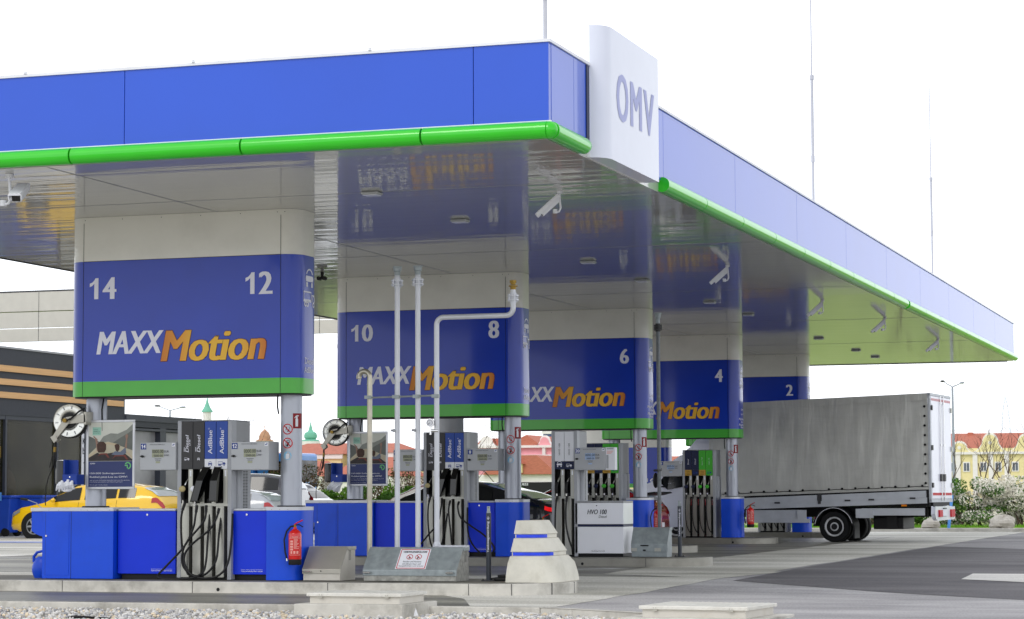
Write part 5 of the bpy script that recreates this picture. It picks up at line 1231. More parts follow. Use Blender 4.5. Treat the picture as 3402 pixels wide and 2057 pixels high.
def car(label, style, L_, W_, H_, paint, x, y, z, yaw, group='parked cars beyond the pumps', tail='tail_red', plate=None, mirror=True, wheels=True, lights=True, r=.315):
    """nose at local x=0, tail at x=L; yaw turns it about its middle"""
    S_ = CARS[style]; t = thing('car', label, 'car', (x, y, z), group)
    cs, sn = math.cos(yaw), math.sin(yaw)
    T = lambda p: (x+(p[0]-L_/2)*cs-p[1]*sn, y+(p[0]-L_/2)*sn+p[1]*cs, z+p[2])
    hwt = [(0,.66),(.03,.82),(.10,.95),(.22,1.),(.75,1.),(.92,.95),(.985,.86),(1,.78)]
    def sec(u):
        hw = lerp_tab(hwt, u)*W_/2; zb = lerp_tab(S_['belt'], u)*H_; rf = S_['roof']
        zr = lerp_tab(rf, u)*H_ if rf[0][0] <= u <= rf[-1][0] else zb
        zr = max(zr, zb); k = (zr-zb)/(H_*.34); ht = hw*(.93-.20*k); z0 = .20+.05*(u < .05 or u > .96)
        return [(0, z0), (hw*.86, z0), (hw*.975, z0+.10), (hw, zb*.55), (hw*.985, zb-.10*H_), (hw*.935, zb), (ht, zb+(zr-zb)*.88), (ht*.80, zb+(zr-zb)*.985), (0, zr+.012*k)]
    us = sorted(set([i/44 for i in range(45)]+[.015, .985]))
    rings = []
    for u in us:
        s_ = sec(u); rings.append([(u*L_, -a, b) for a, b in s_]+[(u*L_, a, b) for a, b in s_[::-1][1:-1]])
    m = MB(); n = len(rings[0]); vs = [T(p) for r_ in rings for p in r_]
    fs = [(k*n+j, k*n+(j+1) % n, (k+1)*n+(j+1) % n, (k+1)*n+j) for k in range(len(us)-1) for j in range(n)]
    fs += [tuple(range(n-1, -1, -1)), tuple(range((len(us)-1)*n, len(us)*n))]
    m.add(vs, fs); m.build('body', paint, t, smooth='all')
    def surf(u, w_, side, off):
        """w_ in section-point units along the upper half of the section"""
        s_ = sec(u); i = min(int(w_), len(s_)-2); f = w_-i; a = s_[i][0]+(s_[i+1][0]-s_[i][0])*f; b = s_[i][1]+(s_[i+1][1]-s_[i][1])*f
        na = (s_[i+1][1]-s_[i][1]); nb = -(s_[i+1][0]-s_[i][0]); l = math.hypot(na, nb) or 1
        e = .01; s2 = sec(min(1, u+e)); zu = (s2[i][1]-s_[i][1])/(e*L_)
        return T((u*L_-off*zu*.7, side*(a+off*na/l), b+off*nb/l))
    for a, b in S_['sw']:
        for side in (-1, 1):
            m = MB(); m.grid(lambda p, q: surf(a+(b-a)*p, 5.10+.84*q, side, .012), 14, 4); m.build('side_window', 'glass_dark', t, smooth='all')
    for nm, (a, b) in (('windscreen', S_['ws']), ('rear_window', S_['rg'])):
        m = MB(); sp = 1.
        def g(p, q):
            v = (q-.5)*2; sd = -1 if v < 0 else 1; w_ = 8-abs(v)*1.75
            return surf(a+(b-a)*p, w_, sd, .012)
        m.grid(g, 8, 12); m.build(nm, 'glass_dark' if nm == 'windscreen' else 'glass_rear', t, smooth='all')
    if lights:
        for side in (-1, 1):
            la = (.925, .066, 4.0, .85) if tail != 'tail_lit' else (.955, .03, 4.15, .5)
            m = MB(); m.grid(lambda p, q: surf(la[0]+la[1]*p, la[2]+la[3]*q+.2*p, side, .014), 6, 4); m.build('tail_light', tail, t, smooth='all')
            m = MB(); m.grid(lambda p, q: surf(.012+.07*p, 4.25+.6*q, side, .014), 6, 4); m.build('headlight', 'head_glass', t, smooth='all')
            m = MB(); m.grid(lambda p, q: surf(.16+.7*p, 1.05+.4*q, side, .006), 20, 2); m.build('sill', 'black', t, smooth='all')
    m = MB()
    for side in (-1, 1):
        for u in [S_['sw'][0][1]-.005+.0, S_['sw'][-1][0]-.008]:
            m.grid(lambda p, q: surf(u+.002*p, 1.6+3.3*q, side, .004), 1, 10)
    m.build('door_joint', 'black', t)
    if mirror:
        for side in (-1, 1):
            m = MB(); c = T((L_*.315, side*(W_/2+.07), H_*.68)); m.ball(c, .06, .10, .065, 10, 8); m.build('mirror', paint, t, smooth='all')
    if plate: 
        m = MB(); q = [T((L_+.004, -.26, .45)), T((L_+.004, .26, .45)), T((L_+.004, .26, .56)), T((L_+.004, -.26, .56))]; m.add(q, [(0,1,2,3)]); m.build('number_plate', 'soft_white', t)
    if wheels:
        for u in (.185, .80):
            for side in (-1, 1):
                ax = Vector(T((0, 1, 0)))-Vector(T((0, 0, 0))); ax *= side
                c = Vector(T((u*L_, side*(W_/2-.20), r)))
                m = MB(); m.lathe([(r*1.16, .0), (r*1.16, .208)], c, ax, 30); m.build('wheel_arch', 'black', t)
                m = MB(); m.lathe([(r*.6, .02), (r*.93, .02), (r, .05), (r, .19), (r*.93, .218), (r*.68, .222), (r*.62, .20)], c, ax, 30); w_ = m.build('tyre', 'tyre', t, smooth=True)
                m = MB(); m.lathe([(r*.66, .205), (r*.66, .224), (r*.60, .226), (r*.57, .18)], c, ax, 30)
                A = ax.normalized(); uu = A.orthogonal().normalized(); vv = A.cross(uu)
                for k in range(6):
                    an = 2*math.pi*k/6+.3; d = uu*math.cos(an)+vv*math.sin(an); e = uu*-math.sin(an)+vv*math.cos(an); o = c+A*.205
                    p = [o+d*.03+e*.035, o+d*.6*r+e*.022, o+d*.6*r-e*.022, o+d*.03-e*.035]
                    m.add([tuple(q) for q in p]+[tuple(q+A*.018) for q in p], [(4,5,6,7), (0,1,5,4), (1,2,6,5), (2,3,7,6), (3,0,4,7)])
                m.cyl(c+A*.20, .05, .03, A, 12); m.build('rim', 'rim', w_, smooth=True)
    return t
mat('glass_rear', '9aa6b0', .08, coat=1.); mat('grey_car', 'aeb2b8', .3, coat=1.)
car('yellow hatchback parked on the left behind the blue cabinet', 'hatch', 5.05, 1.95, 1.62, 'yellow_paint', -20.08, 32.2, ghz(31), R(0), r=.36)
car('dark people carrier standing behind the yellow hatchback', 'suv', 4.9, 1.9, 1.92, 'charcoal_car', -18.6, 38.0, ghz(38), R(8), r=.34)
car('white car facing right between the nearest dispenser and its right post', 'suv', 4.5, 1.85, 1.68, 'white_paint', -18.15, 41.2, ghz(41), R(180))
car('silver car whose tail just shows beside the louvred dispenser side', 'hatch', 4.2, 1.75, 1.42, 'grey_car', -16.8, 33.4, ghz(33), R(0), mirror=False)
car('black saloon with lit red tail light behind the white HVO dispenser', 'coupe', 4.7, 1.85, 1.50, 'dark_car', -2.72, 14.6, ghz(14), R(-2), tail='tail_lit')
car('dark red car with a pale roof line behind the black saloon', 'coupe', 4.6, 1.85, 1.52, 'red_dark', -5.2, 20.5, ghz(20), R(0))
rc = car('red hatchback seen between the grounding post and the grey standpipe', 'hatch', 4.3, 1.85, 1.42, 'red_car', -3.05, 23.6, ghz(23), R(0), tail='tail_red', plate=True)
# spoiler and rear trim of the red car
m = MB(); m.prism([(-1.13, 1.33), (-.87, 1.36), (-.83, 1.33), (-1.10, 1.27)], 'y', 22.85, 24.35); m.build('spoiler', 'black', rc)
m = MB()
for k in range(5): m.box(-.925, -.92, 23.2+.14*k, 23.27+.14*k, 1.12, 1.15)
m.build('emblem', 'soft_white', rc)
# --- blue lorry far behind
t = thing('blue_lorry', 'light blue lorry with grey windscreen far behind the white car', 'lorry', (-27.6, 60, .1))
m = MB(); m.box(-30.6, -27.95, 60, 62.5, .9, 3.4); m.build('cargo_box', 'blue_truck', t, bevel=.03)
m = MB(); m.box(-27.85, -26.05, 60.1, 62.4, .75, 3.1); b = m.build('cab', 'blue_truck', t, bevel=.12)
m = MB(); m.box(-26.10, -26.02, 60.25, 62.25, 1.9, 2.8); m.build('windscreen', 'glass_dark', b)
m = MB(); m.box(-27.3, -26.5, 60.08, 60.11, 1.95, 2.75); m.build('side_window', 'glass_dark', b)
m = MB(); m.box(-26.7, -26.0, 60.02, 60.1, 1.3, 1.62); m.build('grille', 'soft_white', b)
for xx in (-29.6, -26.9): m = MB(); m.cyl((xx, 60.05, .58), .48, .3, (0, 1, 0), 24); m.build('wheel', 'tyre', t, smooth=True)

# --- the grey tarpaulin truck
TW = R(-4.0); tx0, ty0 = 4.53, 28.73; tg = ghz(28)
def TT(p): return (tx0+p[0]*math.cos(TW)-p[1]*math.sin(TW), ty0+p[0]*math.sin(TW)+p[1]*math.cos(TW), p[2])
tk = thing('tarpaulin_truck', 'grey tarpaulin truck with white rear doors, parked past the sign numbered 4', 'truck', (tx0, ty0, tg))
tm = lambda mb: mb.xf(TT)
WD = 2.42
zr = lambda x: 3.745+.031*x if x > -5.6 else 3.57
def tarp(x, v):
    z = 1.39+(zr(x)-1.39)*v
    if x > -5.4: z = (1.40+.035*x*.9)+(zr(x)-(1.40+.035*x*.9))*v
    fold = .012*math.sin(5.1*x+3*v)+.008*math.sin(13*x-7*v)+.015*math.sin(2.3*x+9*v*(1-v))
    return (x, -.005+fold*(.3+.7*math.sin(math.pi*v))-.02*math.sin(math.pi*v), z)
m = MB(); m.grid(lambda a, b: tarp(-5.62+5.60*a, b), 110, 26); side = tm(m).build('tarpaulin', 'tarp', tk, smooth='all')
m = MB(); m.grid(lambda a, b: tarp(-5.62+5.60*a, .965+.035*b)[:1]+(-.035,)+tarp(-5.62+5.60*a, .93+.075*b)[2:], 40, 1); tm(m).build('tarpaulin_hem', 'tarp', side)
m = MB(); m.grid(lambda a, b: (-5.62+5.62*a, -.03+WD*b+.03, zr(-5.62+5.62*a)+.03*math.sin(math.pi*b)), 30, 6); tm(m).build('roof_sheet', 'tarp', tk, smooth='all')
m = MB(); m.box(-5.60, -.03, .03, WD, 1.065, 3.5); tm(m).build('load_frame', 'chassis', tk)
m = MB()
for k in range(16):
    x = -5.2+.335*k
    if abs(x+2.95) < .15: continue
    p = tarp(x, .03); m.lathe([(.032, .0), (.030, -.012), (.014, -.014)], (x, -.035, p[2]+.02), (0, 1, 0), 14)
for k in range(9): m.lathe([(.032, 0), (.030, -.012), (.014, -.014)], (-.09, -.035, 1.55+.235*k), (0, 1, 0), 14)
tm(m).build('eyelet', 'black', tk)
m = MB(); pts = []
for k in range(17): x = -5.3+.33*k; pts.append((x, -.045, tarp(x, .03)[2]+(.012 if k % 2 else -.008)))
m.tube(pts, .008, 5); tm(m).build('cord', 'black', tk)
for a, b in ((-5.6, -2.83), (-2.70, -.10)):
    m = MB(); z = lambda x: 1.365+.036*x
    m.prism([(a, z(a)), (b, z(b)), (b, z(b)-.155), (a, z(a)-.155)], 'y', -.04, .02); tm(m).build('side_board', 'alu_rail', tk, bevel=.006)
m = MB(); z = lambda x: 1.195+.030*x
m.prism([(-5.6, z(-5.6)), (-.08, z(-.08)), (-.08, z(-.08)-.13), (-5.6, z(-5.6)-.13)], 'y', -.03, .02); lw = tm(m).build('lower_rail', 'alu_rail', tk, bevel=.006)
m = MB()
for x in (-5.0, -3.85, -2.05, -1.45, -.42): m.box(x-.07, x+.07, -.055, -.03, z(x)-.02, z(x)+.02)
m.box(-2.80, -2.73, -.06, .01, 1.05, 1.30); tm(m).build('latch', 'dark_grey_panel', tk)
m = MB(); m.box(-5.6, -.03, .10, WD-.1, .98, 1.06); m.box(-7.2, -.2, .55, .75, .72, .97); m.box(-7.2, -.2, 1.7, 1.9, .72, .97); m.box(-1.15, -.9, .3, 1.9, .45, .75); tm(m).build('chassis', 'chassis', tk)
m = MB(); m.box(-1.72, -.15, .05, .12, .76, .94); m.box(-4.7, -3.2, .05, .10, .66, .90); m.box(-3.36, -3.12, .0, .05, .64, .90); m.box(-1.86, -1.42, .0, .05, .70, .93); tm(m).build('side_panel', 'alu_rail', tk, bevel=.004)
m = MB(); m.box(-4.9, -3.02, -.02, .03, .58, .68); tm(m).build('side_guard', 'alu_rail', tk, bevel=.006)
m = MB(); m.box(-.71, -.58, -.01, .03, .985, 1.03); tm(m).build('marker_lamp', 'amber', tk)
m = MB(); m.box(-1.5, -.75, .35, 1.6, .42, .72); tm(m).build('storage_box', 'black', tk, bevel=.02)
m = MB()
for k in range(18):
    a0, a1 = R(5+172*k/18), R(5+172*(k+1)/18); c = (-2.42, .47); r0, r1 = .47, .52
    m.prism([(c[0]+r0*math.cos(a0), c[1]+r0*math.sin(a0)), (c[0]+r1*math.cos(a0), c[1]+r1*math.sin(a0)), (c[0]+r1*math.cos(a1), c[1]+r1*math.sin(a1)), (c[0]+r0*math.cos(a1), c[1]+r0*math.sin(a1))], 'y', -.02, .55)
m.box(-1.93, -1.89, .0, .5, .20, .52); tm(m).build('mudguard', 'rubber', tk)
m = MB()
for k in range(18):
    a0, a1 = R(12+158*k/18), R(12+158*(k+1)/18); c = (-2.42, .47); r0, r1 = .475, .487
    m.prism([(c[0]+r0*math.cos(a0), c[1]+r0*math.sin(a0)), (c[0]+r1*math.cos(a0), c[1]+r1*math.sin(a0)), (c[0]+r1*math.cos(a1), c[1]+r1*math.sin(a1)), (c[0]+r0*math.cos(a1), c[1]+r0*math.sin(a1))], 'y', -.024, -.0205)
tm(m).build('mudguard_trim', 'soft_white', tk)
def twheel(x, y0, d):
    r = .385; c = (x, y0, tg+r); A = (0, d, 0)
    m = MB(); m.lathe([(.2, .0), (r*.95, .0), (r, .03), (r, .20), (r*.95, .235), (r*.66, .24), (r*.60, .20)], c, A, 40); w_ = tm(m).build('tyre', 'tyre', tk, smooth=True)
    m = MB(); m.lathe([(r*.63, .18), (r*.63, .238), (r*.58, .245), (r*.52, .20), (r*.42, .165), (r*.30, .16), (r*.28, .20), (.001, .205)], c, A, 40); rm = tm(m).build('rim', 'rim_truck', w_, smooth=True)
    m = MB()
    for k in range(6):
        a = 2*math.pi*k/6+.2; m.cyl((c[0]+.145*math.cos(a), c[1]+d*.165, c[2]+.145*math.sin(a)), .016, .03, A, 8)
    m.cyl((c[0], c[1]+d*.17, c[2]), .075, .055, A, 16); tm(m).build('hub', 'chassis', rm)
twheel(-2.42, .27, -1); twheel(-2.42, .62, -1); twheel(-2.42, WD-.27, 1); twheel(-2.42, WD-.62, 1); twheel(-6.55, .27, -1); twheel(-6.55, WD-.27, 1)
# rear doors
m = MB(); m.box(-.02, .04, .0, .10, 1.09, 3.745); m.box(-.02, .04, WD-.03, WD+.03, 1.09, 3.745); m.box(-.03, .05, 0, WD+.03, 3.70, 3.765); m.box(-.02, .05, 0, WD+.03, 1.08, 1.16); tm(m).build('rear_frame', 'alu_rail', tk, bevel=.004)
for a, b in ((.11, 1.26), (1.27, WD-.04)):
    m = MB(); m.box(.0, .045, a, b, 1.165, 3.695); dr = tm(m).build('rear_door', 'door_white', tk, bevel=.006)
    m = MB(); m.box(.0455, .048, a+.03, b-.03, 1.25, 1.315); tm(m).build('red_stripe', 'red_print', dr)
    m = MB(); m.box(.0455, .048, a+.01, b-.02, 3.58, 3.64); tm(m).build('red_stripe', 'faded_red', dr)
    cx = b-.17 if a < 1 else a+.17
    m = MB(); m.tube([(.07, cx, 1.12), (.07, cx, 3.72)], .014, 8)
    for zz in (1.18, 1.7, 2.5, 3.55): m.box(.045, .085, cx-.04, cx+.04, zz-.025, zz+.025)
    tm(m).build('lock_rod', 'chrome', dr)
    m = MB(); m.box(.05, .09, cx-.10, cx+.10, 1.60, 1.78); tm(m).build('latch_plate', 'dark_grey_panel', dr, bevel=.01)
    m = MB(); hy = a if a < 1 else b
    for zz in (1.5, 2.42, 3.4): m.box(.04, .075, hy-.05, hy+.07 if a < 1 else hy+.09, zz-.06, zz+.06)
    tm(m).build('hinge', 'dark_grey_panel' if a < 1 else 'steel', dr)
# lamp bar
m = MB(); m.prism([(.10, .70), (.02, .80), (.06, .97), (WD*.5, .965), (WD*.62, .99), (WD-.35, .95), (WD-.08, .97), (WD-.02, .80), (WD-.12, .66), (.3, .64)], 'x', .02, .12)
mb_ = tm(m).build('lamp_bar', 'door_white', tk, bevel=.012)
m = MB(); m.box(.121, .16, .38, .74, .72, .89); m.box(.121, .16, 1.76, 2.2, .71, .90); tm(m).build('tail_light', 'red_print', mb_, bevel=.004)
m = MB(); m.box(.121, .130, .85, 1.30, .74, .90); tm(m).build('number_plate', 'soft_white', mb_)
m = MB(); m.box(.13, .15, .9, 1.25, .915, .94); m.box(.1215, .135, .84, 1.31, .73, .735); tm(m).build('plate_lamp', 'black', mb_)
m = MB(); m.box(-.05, .03, .25, WD-.25, .95, 1.08); tm(m).build('underrun_beam', 'chassis', tk)
# cab
m = MB()
prof = [(-5.75, .55), (-5.75, 2.30), (-6.0, 2.36), (-6.45, 2.30), (-6.75, 2.10), (-7.15, 1.66), (-7.75, 1.42), (-7.95, 1.15), (-8.0, .55)]
rr0 = [(x, .12, z) for x, z in prof]; mid0 = [(x, .02, z) for x, z in [(-5.75, .5), (-5.75, 1.55), (-6.0, 1.58), (-6.45, 1.58), (-6.75, 1.55), (-7.15, 1.42), (-7.75, 1.2), (-7.95, 1.0), (-8.0, .5)]]
n = len(prof); rings = [mid0, rr0, [(x, WD-.12, z) for x, _, z in rr0], [(x, WD-.02, z) for x, _, z in mid0]]
vs = [p for r_ in rings for p in r_]; fs = [(k*n+j, k*n+(j+1) % n, (k+1)*n+(j+1) % n, (k+1)*n+j) for k in range(3) for j in range(n)]+[tuple(range(n)), tuple(range(4*n-1, 3*n-1, -1))]
m.add(vs, fs); cb = tm(m).build('cab', 'door_white', tk, bevel=.03)
for s_, yy in ((1, .045), (-1, WD-.045)):
    m = MB(); m.add([(-6.98, yy-.03*s_, 1.62), (-6.76, yy-.05*s_, 1.42), (-5.95, yy-.05*s_, 1.56), (-5.95, yy+.06*s_, 2.2), (-6.4, yy+.06*s_, 2.18), (-6.7, yy+.04*s_, 1.98)], [(0,1,2,3,4,5)]); tm(m).build('side_window', 'glass_dark', cb)
m = MB(); m.add([(-7.17, .22, 1.68), (-7.17, WD-.22, 1.68), (-6.79, WD-.25, 2.11), (-6.79, .25, 2.11)], [(0,1,2,3)]); tm(m).build('windscreen', 'glass_dark', cb)
m = MB(); m.ball((-7.0, -.22, 1.66), .07, .11, .20, 12, 10); m.tube([(-6.9, -.15, 1.5), (-6.85, .03, 1.5)], .02, 6); tm(m).build('mirror', 'black', cb, smooth='all')
m = MB()
fr_ = [(-6.40, 2.36), (-6.2, 2.50), (-5.90, 2.85), (-5.68, 3.35), (-5.64, 3.5), (-5.64, 2.36)]
m.prism(fr_, 'y', .25, WD-.25); tm(m).build('roof_fairing', 'door_white', tk, bevel=.03)
m = MB(); m.box(-5.5, -5.40, -.01, .03, 1.3, 3.5); tm(m).build('corner_post', 'dark_grey_panel', tk)

# =================================================================== STORE AND NEIGHBOURS
XS = -25.0
t = thing('store_building', 'dark grey store with three pale wooden slats above large windows, far left', 'building', (XS, 36, .1))
m = MB(); m.box(XS-14, XS, 22, 43.07, 3.85, 5.93); m.build('wall', 'store_dark', t)
m = MB(); m.box(XS-14.05, XS+.04, 21.95, 43.1, 5.931, 5.99); m.build('roof_edge', 'grey_paint', t)
m = MB(); m.box(XS-14, XS-.35, 22, 43.0, .1, .35); m.box(XS-14, XS-6.5, 22, 43, .35, 3.85); m.build('interior', 'interior', t)
for za, zb2, ye in ((5.205, 5.40, 42.9), (4.79, 4.98, 42.9), (4.38, 4.57, 42.87)):
    m = MB(); m.box(XS+.001, XS+.07, 21.9, ye, za, zb2); m.build('wood_slat', 'wood', t, bevel=.004)
ym = [22, 26.4, 30.8, 35.3, 38.52, 40.4, 43.05]
for a, b in zip(ym, ym[1:]):
    m = MB(); m.box(XS-.14, XS-.11, a+.05, b-.05, .42, 3.84); m.build('window', 'glass_store', t)
m = MB()
for a in ym: m.box(XS-.18, XS-.02, a-.05, a+.05, .1, 3.85)
m.box(XS-.19, XS-.03, 22, 43, .1, .42); m.box(XS-.19, XS-.03, 22, 43, 3.72, 3.849); m.build('window_frame', 'store_frame', t)
m = MB(); m.box(XS-.105, XS-.10, 33.5, 43, .55, 1.30); wt = m.build('window_band', 'window_band', t)
m = MB(); m.box(XS-2.2, XS-1.6, 35.9, 37.9, 2.58, 2.95); m.build('ceiling_light', 'lamp_wood', t)
m = MB(); m.ball((XS-1.0, 36.9, 1.5), .35, .45, .75, 12, 8); m.ball((XS-1.0, 36.9, 2.25), .14, .15, .2, 10, 8); m.build('seat_back', 'brown_red', t, smooth='all')
m = MB(); m.box(XS-.09, XS-.06, 40.2, 40.8, 1.6, 3.4); sg = m.build('window_sign', 'soft_white', t)
f = lambda u, v, o: (XS-.06+o, u, v); m = MB(); text(m, 'K', (40.24, 40.42, 3.05, 3.25), f, .003, bold=.03); text(m, 'b', (40.24, 40.42, 2.72, 2.94), f, .003, bold=.03); text(m, 'J', (40.28, 40.42, 2.42, 2.62), f, .003, bold=.03); m.build('lettering', 'letter_dark', sg)
t = thing('annex_building', 'lower dark grey annex with big shutter window joining the store on its right', 'building', (XS, 46, .1))
m = MB(); m.box(XS-9, XS, 43.08, 48.95, 3.715, 3.92); m.box(XS-9, XS-.3, 43.1, 48.9, .1, 3.71); m.build('wall', 'store_dark', t)
m = MB(); m.box(XS-9, XS+.05, 43.1, 48.98, 3.921, 4.14); m.build('roof_edge', 'store_dark2', t)
m = MB(); m.box(XS-.3, XS, 45.75, 46.2, .1, 3.714); m.box(XS-.3, XS, 48.5, 48.95, .1, 3.714); m.box(XS-.3, XS+.02, 43.2, 48.9, 3.60, 3.68); m.build('window_frame', 'store_frame', t)
for a, b in ((43.2, 45.74), (46.21, 48.49)): m = MB(); m.box(XS-.24, XS-.2, a, b, .6, 3.59); m.build('window', 'window_haze', t)
# louvred canopy behind
t = thing('louvred_canopy', 'pale canopy of stacked horizontal boards on thin posts behind the store', 'canopy', (-25, 45, 6.87))
for z0, z1 in ((6.87, 7.335), (7.365, 7.925), (7.955, 8.65)):
    m = MB(); m.box(-45, -10.5, 45, 45.12, z0, z1); m.build('board', 'louver', t, bevel=.01)
m = MB(); m.box(-45, -10.5, 45.12, 56, 8.35, 8.5); m.build('roof', 'louver', t)
m = MB()
for x in (-44, -36, -29.5, -22.9, -18.6, -14): m.box(x, x+.015, 44.994, 45, 6.88, 8.64)
m.box(-45, -10.5, 44.99, 45.14, 8.651, 8.70); m.build('joint', 'dark_grey_panel', t)
for x in (-43, -35, -11.5): m = MB(); m.cyl((x, 50, .1), .2, 6.95, n=12); m.build('post', 'post_silver', t, smooth=True)
# column of the second pump row, and its sign
t = thing('grey_column', 'thick light grey round column showing above the second dispenser', 'column', (-4.1, 18, .1))
m = MB(); m.cyl((-4.12, 18.2, .09), .27, ZC-.1, n=28); m.build('shaft', 'grey_paint', t, smooth=True)
t = thing('lane_sign', 'blue and white rounded lane sign numbered 16 behind the third right-hand post', 'sign', (-4.4, 35.6, .1))
def rr2(x0, x1, y0, y1, r, n=6):
    p = []
    for cx, cy, a0 in ((x1-r, y0+r, -90), (x1-r, y1-r, 0), (x0+r, y1-r, 90), (x0+r, y0+r, 180)):
        p += [(cx+r*math.cos(R(a0+90*k/n)), cy+r*math.sin(R(a0+90*k/n))) for k in range(n+1)]
    return p
m = MB(); m.prism(rr2(-6.6, -3.72, 35, 35.8, .3), 'z', 2.63, 3.6); m.build('top_housing', 'panel_white', t, smooth=True)
m = MB(); m.prism(rr2(-6.6, -3.72, 35, 35.8, .3), 'z', 1.615, 2.628); bl = m.build('blue_panel', 'sign_blue', t, smooth=True)
m = MB(); m.prism(rr2(-6.6, -3.72, 35, 35.8, .3), 'z', 1.50, 1.614); m.build('green_band', 'sign_green', t, smooth=True)
m = MB(); text(m, '16', (-4.32, -4.10, 1.66, 1.76), plane(35), .004, bold=.03); m.build('number', 'letter_white', bl)
for x in (-6.2, -4.1): m = MB(); m.cyl((x, 35.4, .1), .12, 1.4, n=16); m.build('post', 'post_silver', t, smooth=True)
# bins
for x, y, lab in ((-24.75, 34.6, 'blue wheeled bin at the left edge, with a light blue sheet on its lid'), (-24.0, 35.2, 'blue wheeled bin right behind the first one, lid lower')):
    t = thing('wheeled_bin', lab, 'bin', (x, y, .1), 'blue wheeled bins beside the store')
    m = MB(); m.add([(x-.45, y-.35, .22), (x+.45, y-.35, .22), (x+.45, y+.35, .22), (x-.45, y+.35, .22), (x-.55, y-.42, 1.28), (x+.55, y-.42, 1.28), (x+.55, y+.42, 1.28), (x-.55, y+.42, 1.28)], [(0,3,2,1), (4,5,6,7), (0,1,5,4), (1,2,6,5), (2,3,7,6), (3,0,4,7)]); m.build('body', 'bin_blue', t, bevel=.03)
    m = MB(); m.box(x-.6, x+.6, y-.46, y+.46, 1.281, 1.36); m.build('lid', 'bin_blue', t, bevel=.02)
    for dx in (-.35, .35): m = MB(); m.cyl((x+dx, y-.38, .23), .13, .08, (0, 1, 0), 14); m.build('wheel', 'tyre', t, smooth=True)
    if x < -24: m = MB(); m.grid(lambda a, b: (x-.3+.6*a, y-.5-.02*math.sin(6*a), 1.48-.26*b+.03*math.sin(5*a)), 6, 3); m.build('sheet', 'blue_post', t, smooth=True)

# =================================================================== TOWN BEHIND
def gable(cx, w_, zb, h, n=10):
    """curved baroque gable outline: S-shaped shoulders and a round top"""
    p = [(cx-w_/2, zb)]
    for k in range(n+1): a = k/n; p.append((cx-w_/2+.26*w_*a, zb+h*.42*a*a))
    for k in range(n+1): a = math.pi*(1-k/n); p.append((cx+.23*w_*math.cos(a), zb+h*.45+h*.55*math.sin(a)))
    for k in range(n+1): a = 1-k/n; p.append((cx+w_/2-.26*w_*a, zb+h*.42*a*a))
    return p+[(cx+w_/2, zb)]
def town_window(par, x, y, z, w_, h, frame='trim_white'):
    m = MB(); m.box(x-w_/2-.12, x+w_/2+.12, y-.12, y, z-.12, z+h+.15); f_ = m.build('window_frame', frame, par)
    m = MB(); m.box(x-w_/2, x-.04, y-.14, y-.121, z, z+h); m.box(x+.04, x+w_/2, y-.14, y-.121, z, z+h); m.build('pane', 'window_grey', f_)
# yellow building, right
YB = 260
t = thing('yellow_building', 'long yellow building with curved white-edged gables and red roof, right of the truck', 'building', (-20, YB, 0))
m = MB(); m.box(-42, 6, YB, YB+14, 0, 6.9); m.build('wall', 'wall_yellow', t)
m = MB(); m.add([(-42, YB+.5, 6.9), (6, YB+.5, 6.9), (6, YB+7, 8.9), (-42, YB+7, 8.9), (-42, YB+13.5, 6.9), (6, YB+13.5, 6.9)], [(0,1,2,3), (3,2,5,4)]); m.build('roof', 'roof_red', t)
gab = [(-25.4, 3.6, 6.3, 1.35), (-21.7, 4.0, 6.5, 2.1), (-17.4, 4.2, 6.5, 2.0), (-12.8, 3.8, 6.4, 1.6), (-29.4, 4, 6.3, 2)]
for cx, w_, zb, h in gab:
    m = MB(); m.prism(gable(cx, w_+.35, zb-.05, h+.22), 'y', YB-.15, YB+.3); m.build('gable_edge', 'trim_white', t)
    m = MB(); m.prism(gable(cx, w_, zb-.1, h), 'y', YB-.35, YB-.155); g_ = m.build('gable', 'wall_yellow', t)
    m = MB(); m.cyl((cx, YB-.36, zb+h*.5), .22, .05, (0, -1, 0), 16); m.build('medallion', 'trim_white', g_)
m = MB(); m.box(-42, 6, YB-.42, YB-.001, 6.15, 6.45); m.build('cornice', 'trim_white', t)
for x in (-27.3, -25.6, -23.55, -21.65, -19.75, -17.4, -15.2): m = MB(); m.box(x-.28, x+.28, YB-.3, YB-.002, 0, 6.14); m.build('pilaster', 'trim_white', t)
for x in (-26.5, -24.6, -22.55, -20.8, -18.75, -16.3, -13.9): town_window(t, x, YB, 4.15, .62, .95)
for x in (-24.9, -16.0): m = MB(); m.box(x-.3, x+.3, YB+6, YB+7, 8.3, 9.0); m.build('chimney', 'roof_red', t)
# pink buildings
YP2 = 180
t = thing('pink_building', 'pink building with white cornices and a round gable, between the pumps', 'building', (-54, YP2, 0))
m = MB(); m.box(-61, -49.5, YP2, YP2+12, 0, 5.95); m.build('wall', 'wall_pink', t)
m = MB(); m.box(-61, -49.4, YP2-.4, YP2+.1, 5.8, 6.03); m.box(-61, -49.4, YP2-.25, YP2-.001, 4.95, 5.15); m.box(-53.4, -53.1, YP2-.3, YP2-.002, 0, 5.79); m.box(-55.9, -55.7, YP2-.3, YP2-.002, 0, 5.79); m.build('cornice', 'trim_white', t)
m = MB(); m.prism([(-57.2, 6.03), (-55.0, 7.02), (-53.6, 6.03)], 'y', YP2-.1, YP2+8); m.build('roof', 'roof_red', t)
m = MB(); m.prism([(-60.5, 6.0), (-59.8, 6.75), (-57.0, 6.75), (-56.8, 6.0)], 'y', YP2+1, YP2+8); m.build('roof', 'roof_red', t)
m = MB(); m.prism(gable(-53.2, 2.1, 5.95, 1.0), 'y', YP2-.1, YP2+.2); m.build('gable_edge', 'trim_white', t)
m = MB(); m.prism(gable(-53.2, 1.75, 5.93, .85), 'y', YP2-.3, YP2-.105); m.build('gable', 'wall_pink', t)
